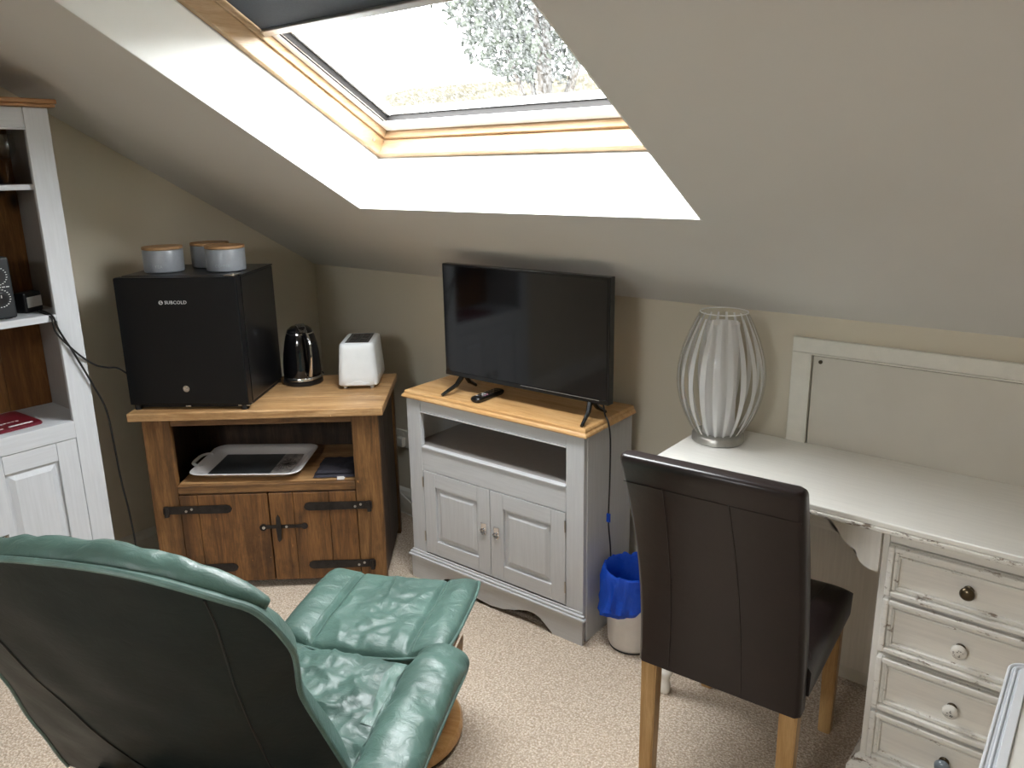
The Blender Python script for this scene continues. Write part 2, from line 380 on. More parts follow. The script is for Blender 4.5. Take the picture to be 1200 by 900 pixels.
struct(obj('ceiling_flat', box(0, XR, YF-YC-.02, YC+.02, ZC, ZC+.3, bev=0), 'ceil'))
struct(obj('roof', slab(slope, OX0, OX1, OT0, OT1, TF+.06, .3405, .372), 'tile'))
# skirting boards
def skirt(name, horiz, a, b, k):
    bm = BM(); prof = [(0, 0), (.018, 0), (.018, .095), (.012, .115), (.006, .122), (0, .128)]
    if horiz: prism(bm, prof, lambda d, z, t: (t, k-d if k <= 0 and k > -2 else k+d, z), a, b)
    else: prism(bm, prof, lambda d, z, t: (k+d if k < 1 else k-d, t, z), a, b)
    return struct(obj(name, bm, 'trim'))
skirt('baseboard_back', True, .0, XR, 0); skirt('baseboard_left', False, YF, 0, 0)
skirt('baseboard_right', False, YF, 0, XR); skirt('baseboard_front', True, 0, XR, YF)

# roof windows: one in view, one added
def roof_window(idx, fn, x0, x1, OT0, OT1):
    bm = BM()
    def sb(bm, xa, xb, ta, tb, na, nb, bev=.003):
        g = bx(bm, xa, xb, ta, tb, na, nb, bev)
        return bm
    def fin(bm):
        for v in bm.verts: v.co = fn(v.co.x, v.co.y, v.co.z)
        return bm
    w = struct(obj('window_%d' % idx, fin(ringer(x0+.001, x1-.001, OT0+.001, OT1-.001, .004, 0.0005, .20)), 'reveal'))
    fr = lambda n, m, *a, **k: obj(n, fin(sb(BM(), *a, **k)), m, w)
    # pine lining: deep outer rails, then a stepped inner rail
    for (n, m, a) in (('frame_rail', 'pine', (x0+.002, x1-.002, OT0+.002, OT0+.030)), ('frame_rail', 'pine', (x0+.002, x1-.002, OT1-.030, OT1-.002)),
                      ('frame_rail', 'pine_s', (x0+.002, x0+.030, OT0+.030, OT1-.030)), ('frame_rail', 'pine_s', (x1-.030, x1-.002, OT0+.030, OT1-.030))):
        fr(n, m, *a, .205, .335)
    i = .030
    for (n, m, a) in (('frame_bead', 'pine', (x0+i, x1-i, OT0+i, OT0+i+.012)), ('frame_bead', 'pine', (x0+i, x1-i, OT1-i-.012, OT1-i)),
                      ('frame_bead', 'pine_s', (x0+i, x0+i+.012, OT0+i+.012, OT1-i-.012)), ('frame_bead', 'pine_s', (x1-i-.012, x1-i, OT0+i+.012, OT1-i-.012))):
        fr(n, m, *a, .262, .335)
    a0, a1, b0, b1 = x0+.043, x1-.043, OT0+.043, OT1-.043
    for (xa, xb, ta, tb) in ((a0, a1, b0, b0+.052), (a0, a1, b1-.052, b1), (a0, a0+.028, b0+.052, b1-.052), (a1-.028, a1, b0+.052, b1-.052)):
        fr('sash_rail', 'upvc', xa, xb, ta, tb, .288, .345)
    for (xa, xb) in ((a0+.029, a0+.044), (a1-.044, a1-.029)):
        fr('blind_track', 'upvc', xa, xb, b0+.053, b1-.053, .296, .345)
    for (xa, xb) in ((a0+.045, a0+.060), (a1-.060, a1-.045)):
        fr('glazing_bead', 'upvc', xa, xb, b0+.053, b1-.053, .312, .345)
    fr('glazing_bead', 'alu', a0+.06, a1-.06, b0+.053, b0+.058, .315, .345)
    for a in ((a0+.0282, a0+.0288, b0+.053, b1-.053), (a0+.0442, a0+.0450, b0+.053, b1-.053), (a1-.0450, a1-.0442, b0+.053, b1-.053), (a0+.045, a1-.045, b0+.0522, b0+.0530)):
        fr('gasket', 'gap', a[0]-.0012, a[1]+.0012, a[2], a[3], .294, .345, bev=0)
    pane = obj('window_pane', fin(bx(BM(), a0+.04, a1-.04, b0+.04, b1-.04, .334, .338)), 'wet', w)
    sc = obj('screw_cap', fin(lathe_n(x0+.03, OT0+.075, .235)), 'alu', w)
    return w
def ringer(x0, x1, t0, t1, w, n0, n1):
    bm = BM()
    bx(bm, x0, x0+w, t0, t1, n0, n1); bx(bm, x1-w, x1, t0, t1, n0, n1); bx(bm, x0+w, x1-w, t0, t0+w, n0, n1); bx(bm, x0+w, x1-w, t1-w, t1, n0, n1); return bm
def lathe_n(x, t, n):
    bm = BM(); cyl(bm, (x, t, n), (x+.003, t, n), .006, 12); return bm
roof_window(1, slope, OX0, OX1, OT0, OT1); roof_window(2, fslope, QX0, QX1, QT0, QT1)  # second window is unseen, added in the front slope for fill light
bl = thing('roller_blind', 'dark slate roller blind half drawn over the roof window', 'blind')
bl.location = slope(0, 0, 0); off = Vector((0, 0, 0)) - bl.location
def toslope(bm, o=True):
    for v in bm.verts: v.co = slope(v.co.x, v.co.y, v.co.z) - bl.location
    return bm
obj('blind_cloth', toslope(bx(BM(), OX0+.05, OX1-.05, 1.225, OT1-.06, .280, .2815)), 'blind', bl)
obj('bottom_bar', toslope(bx(BM(), OX0+.045, OX1-.045, 1.205, 1.228, .270, .284, .003)), 'alu', bl)
obj('roller_case', toslope(bx(BM(), OX0+.046, OX1-.046, OT1-.10, OT1-.045, .235, .286, .008)), 'alu', bl)

# knee-wall access hatch (hatch frame 2.42.. , top 1.116)
d = struct(obj('door_1', box(2.4825, 3.86, -.012, -.003, .30, 1.0610, bev=.001), 'hatch'))
for a in ((2.418, 2.474, .25, 1.070), (3.868, 3.924, .25, 1.070)):
    obj('frame_rail', box(a[0], a[1], -.020, -.001, a[2], a[3]), 'trim', d)
obj('frame_rail', box(2.418, 3.924, -.020, -.001, 1.0705, 1.116), 'trim', d)
for a in ((2.474, 2.479, .25, 1.0655), ): obj('frame_bead', box(a[0], a[1], -.024, -.001, a[2], a[3], bev=.001), 'trim', d)
obj('frame_bead', box(2.474, 3.868, -.024, -.001, 1.0655, 1.0705, bev=.001), 'trim', d)
obj('crack_shade', box(2.4791, 3.8679, -.0028, -.0008, .25, 1.0654, bev=0), 'gap', d)  # dark backing sheet, its colour stands in for shade in the hatch crack
b = BM(); cyl(b, (2.505, -.012, 1.045), (2.505, -.016, 1.045), .006, 14); lab(obj('screw', b, 'brass', d, True), 'small bronze screw head in the corner')

# outside: hillside and tree beyond the roof window
bm = BM()
def hill(u, v):
    y = 6 + v*110; x = -90 + u*180
    z = -4.5 + 18.0*max(0, min(1, (y-25)/62))**1.0 + .5*noise.noise(Vector((x*.05, y*.05, 0)))
    return (x, y, z)
sheet(bm, hill, 30, 24); g = obj('ground', bm, 'grass', None, True); struct(g)
def tree(name, label, base, h, cw, seed, n):
    random.seed(seed); t = thing(name, label, 'tree', base)
    bm = BM(); tube(bm, [(0,0,0), (.1,0,h*.3), (0,.1,h*.6), (.05,0,h*.85)], lambda s: .2*(1-.75*s), 8); obj('trunk', bm, 'bark', t, True)
    for k in range(5):
        a = k*1.3; bm = BM(); tube(bm, [(0,0,h*.45+k*.25), (math.cos(a)*cw*.3, math.sin(a)*cw*.3, h*.62+k*.2), (math.cos(a)*cw*.6, math.sin(a)*cw*.6, h*.75+k*.15)], lambda s: .07*(1-.7*s), 6, n=3); obj('branch', bm, 'bark', t, True)
    bm = BM()
    for _ in range(n):
        while True:
            p = Vector((random.uniform(-1,1), random.uniform(-1,1), random.uniform(-1,1)))
            if .25 < p.length < 1 and noise.noise(p*2.2+Vector((seed,0,0))) > -.12: break
        c = Vector((p.x*cw, p.y*cw, h*.80 + p.z*h*.19)); s = random.uniform(.04, .085)
        q = Matrix.Rotation(random.uniform(0, 6.3), 3, Vector((random.random(), random.random(), random.random()+.1)).normalized())
        vs = [bm.verts.new(c + q @ Vector(w)*s) for w in ((-1, -.5, 0), (1, -.5, .1), (1.2, .5, 0), (-.8, .6, .1))]
        bm.faces.new(vs)
    f = obj('foliage', bm, 'leaf', t); f['kind'] = 'stuff'
tree('garden_tree', 'dark leafy tree seen through the wet roof window', (-5.5, 9.3, -4.4), 12.2, 2.3, 3, 10000)

# ================================================================= BOOKSHELF (dresser) : local origin = front right foot
def door(parent, x0, x1, z0, z1, y, t, sw, mat, matx, hx=None, hz=None, hinge=None, name='door', proud=.004):
    d = obj(name, box(x0+.001, x1-.001, y+t-.0055, y+t, z0+.001, z1-.001, bev=.001), mat, parent)
    for xa_, xb_ in ((x0, x0+sw), (x1-sw, x1)): obj('door_stile', box(xa_, xb_, y, y+t-.006, z0, z1, bev=.0015), mat, d)
    for za_, zb_ in ((z0, z0+sw), (z1-sw, z1)): obj('door_rail', box(x0+sw+.0006, x1-sw-.0006, y+.0004, y+t-.006, za_, zb_, bev=.0015), matx, d)
    bm = BM(); bx(bm, x0+sw+.0006, x1-sw-.0006, y+.0105, y+t-.006, z0+sw+.0006, z1-sw-.0006)
    frustum(bm, x0+sw+.012, x1-sw-.012, z0+sw+.012, z1-sw-.012, y+.0098, y+.002, .016)
    obj('raised_panel', bm, mat, d)
    if hx is not None:
        bm = BM(); bx(bm, hx-.013, hx+.013, y-.003, y-.0005, hz-.004, hz+.028, .001)
        lathe2 = [(hx+.014*math.cos(a*PI/8), y-.005, hz+.0-.014*abs(math.sin(a*PI/8))*1.2) for a in range(0, 9)]
        tube(bm, lathe2, .0028, 6, n=2); bx(bm, hx-.004, hx+.004, y-.010, y-.003, hz-.004, hz+.006, .002)
        lab(obj('handle', bm, 'chrome', d, True), 'small chrome ring pull on a square plate')
    if hinge is not None:
        for z in (z0+.05, z1-.07):
            bm = BM(); cyl(bm, (hinge, y-.003, z), (hinge, y-.003, z+.042), .003, 8); obj('hinge', bm, 'steel', d, True)
    return d
BS = thing('bookshelf', 'tall pale grey painted bookshelf cupboard with pine cornice at the left wall', 'bookcase', (.35, -1.267, 0), PI/2)
bw, bd, bh = .76, .325, 1.85
def part(name, mat, *a, parent=BS, bev=.002, **k): return obj(name, box(*a, bev=bev), mat, parent, **k)
part('side_panel', 'dgrey', -.022, -.002, .018, bd, .0, bh-.001); part('side_panel', 'dgrey', -bw+.002, -bw+.022, .018, bd, .0, bh-.001)
part('stile', 'lgrey', -.075, 0, 0, .018, 0, bh-.001); part('stile', 'lgrey', -bw, -bw+.075, 0, .018, 0, bh-.001)
part('frieze_rail', 'lgreyx', -bw+.0755, -.0755, .001, .018, 1.785, bh-.001)
part('frieze_bead', 'lgreyx', -bw+.0755, -.0755, -.002, .010, 1.779, 1.7845, bev=.0015)
bm = BM(); bx(bm, -bw-.018, .018, -.020, bd, bh, bh+.010, .003); bx(bm, -bw-.022, .022, -.026, bd, bh+.0105, bh+.026, .004)
obj('cornice', bm, 'corn', BS)
for z0, z1 in ((1.589, 1.607), (1.148, 1.172)): part('shelf', 'lgreyx', -bw+.0225, -.0225, .019 if z0 > 1.5 else .002, bd-.014, z0, z1)
for z0 in (1.148,):
    pass
part('counter', 'lgreyx', -bw+.0225, -.0225, .019, bd-.014, .771, .789)
part('counter_rail', 'lgreyx', -bw+.0755, -.0755, -.004, .0185, .727, .789)
for i in range(5):
    w = (bw-.046)/5; x = -bw+.023+i*w
    part('back_board', 'pback', x+.0008, x+w-.0008, bd-.013, bd-.001, .06, bh-.002, bev=.001)
part('bottom_board', 'dgrey', -bw+.0225, -.0225, .02, bd-.014, .07, .088)
part('plinth', 'lgreyx', -bw+.0755, -.0755, .002, .018, 0, .085)
mx = -bw/2
door(BS, mx+.0015, -.0765+.0, .09, .7245, .0, .018, .066, 'lgrey', 'lgreyx', mx+.034, .425, None)
door(BS, -bw+.0765, mx-.0015, .09, .7245, .0, .018, .066, 'lgrey', 'lgreyx', mx-.034, .425, None)
def bsw(a, b, z): # bookshelf local -> world
    return (.35-b, -1.267+a, z)
# things in it
rd = thing('radio', 'dark grey radio with tuning dials on the middle shelf', 'radio', bsw(-.36, .03, 1.1725), PI/2)
obj('case', box(-.185, .180, .0, .13, .004, .205, bev=.006), 'radio', rd)
for z in (.145, .072):
    bm = BM(); cyl(bm, (.138, -.012, z), (.138, .0005, z), .019, 20); k = obj('dial_knob', bm, 'black', rd, True)
    bm = BM()
    for j in range(22):
        a = j*2*PI/22+.1; c = Vector((.138+.029*math.cos(a), -.0006, z+.029*math.sin(a)))
        bx(bm, c.x-.0022, c.x+.0022, -.0008, .001, c.z-.0012, c.z+.0012)
    obj('dial_mark', bm, 'white_ink', k)
    obj('pointer', box(.137, .139, -.0135, -.0118, z+.003, z+.012, bev=0), 'white_ink', k)
bm = BM(); [bx(bm, .10+i*.012, .109+i*.012, -.0008, .001, .107, .110) for i in range(6)]; obj('scale_print', bm, 'white_ink', rd)
bm = BM(); [bx(bm, -.16+i*.012, -.152+i*.012, -.001, .002, .04, .17) for i in range(20)]; obj('speaker_grille', bm, 'black', rd)
for i in (-.16, .16): obj('foot', box(i-.01, i+.01, .02, .10, 0, .0045, bev=.001), 'mblack', rd)
ad = thing('power_adapter', 'black power adapter with a grey label beside the radio', 'adapter', bsw(-.105, .14, 1.1725), PI/2+.5)
obj('case', box(-.04, .04, -.022, .022, 0, .07, bev=.006), 'black', ad); obj('rating_label', box(-.03, .034, -.0235, -.0215, .018, .054, bev=0), 'label', ad)
def wineglass(x, b, label, s=1):
    t = thing('wine_glass', label, 'glass', bsw(x, b, 1.6075), 0, 'stemware on the top shelf')
    bm = BM(); lathe(bm, [(.032*s, .0), (.030*s, .003), (.006, .006), (.0035, .012), (.0035, .068*s), (.008, .074*s)], 24); obj('stem', bm, 'wine', t, True)
    bm = BM(); lathe(bm, [(.008, .0745*s), (.024*s, .086*s), (.034*s, .108*s), (.035*s, .128*s), (.030*s, .16*s), (.028*s, .16*s), (.033*s, .128*s), (.032*s, .108*s), (.022*s, .088*s), (.004, .080*s)], 24, cap=True); obj('bowl', bm, 'wine', t, True)
wineglass(-.118, .085, 'clear wine glass at the right end of the top shelf'); wineglass(-.155, .19, 'clear wine glass further back on the top shelf', .9)
bm = BM(); lathe(bm, [(.03, 0), (.052, .012), (.058, .045), (.046, .085), (.018, .105), (.014, .14), (.016, .145), (.001, .146)], 28)
o = obj('decanter', bm, 'bottle', None, True, bsw(-.205, .085, 1.6075)); tag(o, 'dark round decanter at the left of the wine glasses', 'decanter')
fo = thing('folder', 'burgundy guest folder lying on the bookshelf counter', 'folder', bsw(-.30, .045, .7895), PI/2+.06)
bm = BM(); pts = []
for (cx, cy, a0) in ((.135, .015, -90), (.135, .205, 0), (-.16, .205, 90), (-.16, .015, 180)):
    for k in range(5): a = R(a0+k*22.5); pts.append((cx+.015*math.cos(a), cy+.015*math.sin(a)))
prism(bm, pts, lambda x, y, t: (x, y, t), 0, .006); obj('cover', bm, 'burg', fo)
bm = BM(); prism(bm, [(p[0]*.985, p[1]) for p in pts], lambda x, y, t: (x, y*.98+.002, t), .0062, .009); obj('front_leaf', bm, 'burg', fo)
bm = BM(); bx(bm, .05, .125, .022, .034, .009, .0096); bx(bm, -.02, .03, .02, .027, .009, .0096); lab(obj('print', bm, 'label', fo), 'white printed strip')
bm = BM(); [bx(bm, .04+i*.013, .049+i*.013, .075+(i%2)*.004, .086, .009, .0095) for i in range(5)]; obj('print', bm, 'white_ink', fo)

# ================================================================= RUSTIC CORNER CABINET
WC = thing('wooden_cabinet', 'rustic reclaimed wood cabinet with black iron strap hinges across the corner', 'cabinet', (1.0556, -.5261, 0), R(40.92))
P = lambda n, m, *a, bev=.003, parent=WC: obj(n, box(*a, bev=bev), m, parent)
for i, (b0, b1) in enumerate(((0, .172), (.1728, .336), (.3368, .507))):
    P('top_board', 'rtop', -.9575, 0, b0, b1, .727, .7596, bev=.004)
P('post', 'rz', -.920, -.816, .030, .060, .0, .7265); P('post', 'rz', -.127, -.024, .030, .060, .0, .7265)
P('top_rail', 'rx', -.8155, -.1275, .034, .062, .695, .7265)
P('shelf_rail', 'rx', -.8155, -.1275, .026, .050, .418, .452)
P('shelf', 'rtop', -.8155, -.053, .0505, .456, .430, .4515, bev=.001)
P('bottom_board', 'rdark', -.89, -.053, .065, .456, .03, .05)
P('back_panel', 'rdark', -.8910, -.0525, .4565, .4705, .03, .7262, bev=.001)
for x0, x1 in ((-.918, -.892), (-.052, -.026)):
    n = 3
    for k in range(n):
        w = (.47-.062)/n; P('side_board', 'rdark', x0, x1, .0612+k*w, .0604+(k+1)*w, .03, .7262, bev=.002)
    P('back_post', 'rz', x0-.004, x1+.010, .4712, .505, 0, .7265)
P('inner_lining', 'rdark', -.8915, -.880, .065, .456, .452, .7262); P('inner_lining', 'rz', -.066, -.0535, .065, .456, .452, .7262)
def rdoor(x0, x1, split, hs):
    bm = BM(); d = obj('door', box(x0, x1, .040, .052, .034, .411, bev=.001), 'rdoor', WC)
    xs = [x0] + split + [x1]
    for a, b_ in zip(xs, xs[1:]): obj('plank', box(a+.0006, b_-.0006, .0275, .0395, .034, .411, bev=.0025), 'rdoor', d)
    for z in (.352, .098):
        bm = BM(); xa, xb = (x0-.055, x0+.20) if hs < 0 else (x1-.205, x1+.055)
        y0, y1 = .0215, .0268
        if hs < 0: pts = [(xa, z-.015), (xb-.02, z-.017), (xb-.006, z-.012), (xb, z), (xb-.006, z+.012), (xb-.02, z+.017), (xa, z+.015)]
        else: pts = [(xb, z-.015), (xa+.02, z-.017), (xa+.006, z-.012), (xa, z), (xa+.006, z+.012), (xa+.02, z+.017), (xb, z+.015)]
        prism(bm, pts, lambda x, zz, t: (x, t, zz), y0, y1)
        h = lab(obj('strap_hinge', bm, 'iron', d), 'blackened iron strap hinge')
        bm = BM(); xe = xa+.004 if hs < 0 else xb-.004
        cyl(bm, (xe, .018, z-.024), (xe, .018, z+.017), .009, 12); bx(bm, xe-.012, xe+.012, .014, .0265, z-.014, z+.014, .003)
        obj('knuckle', bm, 'iron', h, True)
        xo = .055 if hs < 0 else -.055; xs_ = xe + xo + (.02 if hs < 0 else -.0)
        bm = BM()
        for dx, dz in ((0, -.004), (.022, .004)):
            bm2 = cyl(bm, (xs_+dx, .0185, z+dz), (xs_+dx, .0214, z+dz), .005, 10)
        obj('stud', bm, 'stud', h, True)
    return d
rdoor(-.8145, -.4735, [-.745], -1); d2 = rdoor(-.4695, -.1285, [-.375, -.235], 1)
bm = BM(); prism(bm, [(-.425, .262), (-.3450, .262), (-.3450, .276), (-.425, .276)], lambda x, z, t: (x, t, z), .0235, .0268)
cyl(bm, (-.338, .022, .269), (-.338, .0268, .269), .013, 14)
prism(bm, [(-.4450, .215), (-.4390, .205), (-.431, .215), (-.428, .262), (-.431, .310), (-.4390, .322), (-.4450, .310), (-.448, .262)], lambda x, z, t: (x, t, z), .016, .0225)
lt = obj('latch', bm, 'iron', d2)
bm = BM(); prism(bm, [(-.502, .262), (-.426, .262), (-.426, .276), (-.502, .276)], lambda x, z, t: (x, t, z), .0226, .0268)
cyl(bm, (-.500, .021, .268), (-.500, .0266, .268), .014, 14); obj('latch_bar', bm, 'iron', d2)
bm = BM(); cyl(bm, (-.497, .0175, .268), (-.497, .0208, .268), .006, 10); cyl(bm, (-.408, .020, .269), (-.408, .0233, .269), .005, 10); obj('stud', bm, 'stud', d2, True)

# things in the niche
TRW = Matrix.Translation((1.0556, -.5261, 0)) @ Matrix.Rotation(R(40.92), 4, 'Z')
def wcw(a, b, z): return tuple(TRW @ Vector((a, b, z)))
tr = thing('serving_tray', 'white serving tray with slate-grey print on the cabinet shelf', 'tray', wcw(-.560, .215, .4525), R(40.92-3))
def rrect(hx, hy, r, n=6):
    out = []
    for sx, sy, a0 in ((1, -1, -90), (1, 1, 0), (-1, 1, 90), (-1, -1, 180)):
        for k in range(n+1): a = R(a0+90*k/n); out.append((sx*(hx-r)+r*math.cos(a), sy*(hy-r)+r*math.sin(a)))
    return out
def loft(bm, loops, cap0=True, cap1=True):
    rs = [[bm.verts.new(p) for p in L] for L in loops]; n = len(rs[0])
    for a, b_ in zip(rs, rs[1:]):
        for i in range(n): bm.faces.new((a[i], a[(i+1) % n], b_[(i+1) % n], b_[i]))
    if cap0: bm.faces.new(rs[0][::-1])
    if cap1: bm.faces.new(rs[-1])
    return bm
bm = BM(); lp = lambda hx, hy, r, z: [(x, y, z) for x, y in rrect(hx, hy, r)]
loft(bm, [lp(.165, .115, .03, 0), lp(.195, .145, .045, .018), lp(.218, .168, .05, .030), lp(.222, .172, .05, .034), lp(.218, .168, .05, .036), lp(.193, .142, .045, .024), lp(.172, .122, .035, .008)])
obj('tray_body', bm, 'tray', tr, 60)
for s_ in (-1,):
    bm = BM(); tube(bm, [(s_*.205, -.07, .031), (s_*.228, -.062, .033), (s_*.243, -.04, .034), (s_*.246, 0, .034), (s_*.243, .04, .034), (s_*.228, .062, .033), (s_*.205, .07, .031)], .0085, 8, flat=.6); obj('handle', bm, 'tray', tr, True)
obj('printed_base', box(-.165, .085, -.115, .115, .0085, .0095, bev=0), 'traytop', tr)
lab(obj('printed_base', box(.086, .165, -.115, .115, .0085, .0095, bev=0), 'trayflo', tr), 'pale panel with a dark flower print')
bm = BM()
for k in range(14):
    a = k*2*PI/14; tube(bm, [(.125, .0, .0098), (.125+.02*math.cos(a), .0+.03*math.sin(a), .0100), (.125+.033*math.cos(a+.3), .06*math.sin(a+.3), .0098)], .0009, 4, n=3)
obj('flower_print', bm, 'ink', tr)
cl = thing('folded_cloth', 'folded charcoal cloth with a white care label beside the tray', 'cloth', wcw(-.215, .165, .4525), R(40.92))
def clt(z0, amp, sx, sy, sd):
    bm = BM()
    def f(u, v, s): 
        x = u*sx; y = v*sy; n_ = noise.noise(Vector((x*25, y*25, sd)))
        e = max(0, 1-max(abs(u), abs(v))**6)
        return (x+.006*noise.noise(Vector((v*3, sd, 0))), y+.006*noise.noise(Vector((u*3, 9, sd))), z0 + (amp*(.6+.5*n_)*e**.4 + .003 if s > 0 else 0))
    pillow(bm, lambda u, v: f(u, v, 1), lambda u, v: f(u, v, -1), 20, 16); return bm
obj('cloth_fold', clt(.0, .012, .085, .10, 1), 'cloth', cl, True); obj('cloth_fold', clt(.013, .010, .074, .088, 4), 'cloth', cl, True)
obj('care_label', box(.015, .042, -.118, -.095, .001, .0022, bev=0), 'label', cl); obj('care_label', box(.015, .042, -.1195, -.118, -.0, .014, bev=0), 'label', cl)

# ---- fridge
FA = R(36.59)
FR = thing('mini_fridge', 'black mini fridge with a small round lock on the rustic cabinet', 'fridge', (.6655, -.8444, .7598), FA)
obj('body', box(-.450, -.004, .052, .396, .018, .500, bev=.004), 'fside', FR)
obj('top_plate', box(-.452, -.002, .050, .398, .5005, .507, bev=.003), 'fside', FR)
dd = obj('door', box(-.458, 0, 0, .044, .020, .506, bev=.005), 'fridge', FR)
obj('door_gasket', box(-.448, -.008, .0445, .0515, .03, .498, bev=0), 'mblack', FR)
obj('edge_strip', box(-.010, .0015, .0445, .0510, .022, .504, bev=.001), 'fside', FR)
bm = BM(); bx(bm, -.05, -.006, .012, .075, .5075, .513, .002); cyl(bm, (-.018, .022, .5075), (-.018, .022, .517), .006, 10); lab(obj('hinge', bm, 'steel', FR, True), 'small metal hinge plate')
bm = BM(); bx(bm, -.045, .002, .008, .040, .012, .0185, .002); obj('hinge', bm, 'steel', FR)
bm = BM(); cyl(bm, (-.232, -.003, .085), (-.232, .001, .085), .0125, 24); cyl(bm, (-.232, -.005, .085), (-.232, -.002, .085), .008, 20); lk = lab(obj('lock', bm, 'chrome', dd, True), 'round chrome lock')
obj('keyhole', box(-.233, -.231, -.0056, -.0048, .081, .089, bev=0), 'ink', lk)
bm = BM(); bx(bm, -.243, -.222, -.0008, .001, .014, .019, .001); obj('badge', bm, 'chrome', dd)
text('lettering', 'SUBCOLD', .0175, 'white_ink', dd, Matrix.Translation((-.233, -.0007, .414)) @ FRONT)
bm = BM(); tube(bm, [(-.2885+.0065*math.cos(a*PI/6), -.001, .414+.0065*math.sin(a*PI/6)) for a in range(12)], .0011, 6, True, 2); cyl(bm, (-.2935, -.001, .413), (-.2835, -.001, .415), .001, 6)
obj('emblem', bm, 'white_ink', dd)
obj('base_recess', box(-.445, -.012, .03, .385, .004, .0178, bev=0), 'mblack', FR)
for x in (-.435, -.022):
    for y in (.015, .39):
        bm = BM(); cyl(bm, (x, y, 0), (x, y, .0185), .012, 12); obj('foot', bm, 'mblack', FR, True)
TF_ = Matrix.Translation((.6655, -.8444, .7598)) @ Matrix.Rotation(FA, 4, 'Z')
def canister(a, b, label, txt):
    p = TF_ @ Vector((a, b, .5078)); t = thing('canister', label, 'canister', p, R(47), 'stoneware canisters on the fridge')
    bm = BM(); lathe(bm, [(.066, 0), (.071, .002), (.073, .006), (.073, .082), (.0715, .085), (.068, .085)], 48); pt = obj('pot', bm, 'can', t, 50)
    bm = BM(); lathe(bm, [(.069, .0855), (.0735, .087), (.0735, .095), (.072, .097)], 48); obj('lid', bm, 'lid', t, 50)
    if txt:
        bm = BM(); o = text('lettering', txt, .015, 'faint_ink', pt, Matrix.Identity(4), .0)
        for v in o.data.vertices:
            x, z = v.co.x, v.co.y; an = x/.0737; v.co = Vector((.0737*math.sin(an), -.0737*math.cos(an), .024+z))
canister(-.345, .175, 'grey stoneware canister with bamboo lid standing alone at the left of the fridge top', 'TEA')
canister(-.108, .190, 'grey stoneware canister with bamboo lid at the right front of the fridge top', 'COFFEE')
canister(-.265+.04, .325, 'grey stoneware canister with bamboo lid hidden partly behind another one', None)

# ---- kettle
kp = (.505, -.478); KA = math.atan2(-2.389-kp[1], 3.22-kp[0])   # direction towards the room
KT = thing('kettle', 'glossy black electric kettle with chrome handle trim beside the fridge', 'kettle', (kp[0], kp[1], .7598), KA+R(16)+PI/2)
bm = BM(); lathe(bm, [(.078, 0), (.082, .003), (.082, .015), (.076, .019), (.03, .020)], 40); obj('power_base', bm, 'black', KT, 50)
bm = BM(); lathe(bm, [(.074, .0205), (.0795, .022), (.0795, .034), (.078, .0355)], 40); obj('chrome_band', bm, 'chrome', KT, 50)
bm = BM()
kpf = [(.0785, .036), (.079, .05), (.0775, .09), (.0735, .135), (.067, .175), (.060, .205), (.056, .214)]
lathe(bm, kpf, 40); 
for v in bm.verts:
    if .05 < v.co.z < .17:
        a = math.atan2(v.co.y, v.co.x); k = 1+.012*math.sin(a*10+v.co.z*60)*math.sin(v.co.z*50); v.co.x *= k; v.co.y *= k
obj('body', bm, 'kettle', KT, 60)
bm = BM(); lathe(bm, [(.0565, .2145), (.058, .216), (.057, .220), (.054, .221)], 40); obj('rim', bm, 'chrome', KT, 50)
bm = BM(); lathe(bm, [(.054, .2215), (.050, .232), (.034, .244), (.012, .248)], 36); obj('lid', bm, 'kettle', KT, 50)
bm = BM(); sheet(bm, lambda u, v: ((u-.5)*.030*(1+.3*v), -.060+v*.062, .2255+.028*math.sin(v*1.5)), 4, 8)
g = bmesh.ops.solidify(bm, geom=bm.faces[:], thickness=.004); obj('lid_lever', bm, 'chrome', KT, True)
bm = BM(); tube(bm, [(0, -.052, .212), (0, -.085, .214), (0, -.112, .19), (0, -.118, .14), (0, -.110, .085), (0, -.098, .055), (0, -.080, .052)], .0095, 12, flat=1.3); obj('handle', bm, 'kettle', KT, True)
bm = BM(); tube(bm, [(0, -.088, .223), (0, -.117, .198), (0, -.1255, .145), (0, -.119, .09), (0, -.106, .052)], .0085, 10, flat=1.3); lab(obj('handle_trim', bm, 'chrome', KT, True), 'chrome strip along the back of the handle')
bm = BM(); tube(bm, [(-.0115, -.062, .205), (-.0115, -.072, .15), (-.0115, -.078, .09), (-.011, -.080, .055), (0, -.081, .047), (.0115, -.080, .055), (.0115, -.078, .09), (.0115, -.072, .15), (.0115, -.062, .205)], .0022, 6); obj('handle_surround', bm, 'chrome', KT, True)
bm = BM(); cyl(bm, (0, -.079, .044), (0, -.084, .044), .006, 14); obj('switch', bm, 'white_ink', KT, True)
bm = BM(); tube(bm, [(.0, .07, .19), (0, .088, .205), (0, .092, .212)], lambda s: .014*(1-.4*s), 10); obj('spout', bm, 'kettle', KT, True)
bm = BM(); tube(bm, [(.06, .045, .008), (.085, .06, .02), (.10, .05, .018), (.11, .075, .006), (.10, .13, .005)], .003, 6); obj('power_cord', bm, 'cable', KT, True)

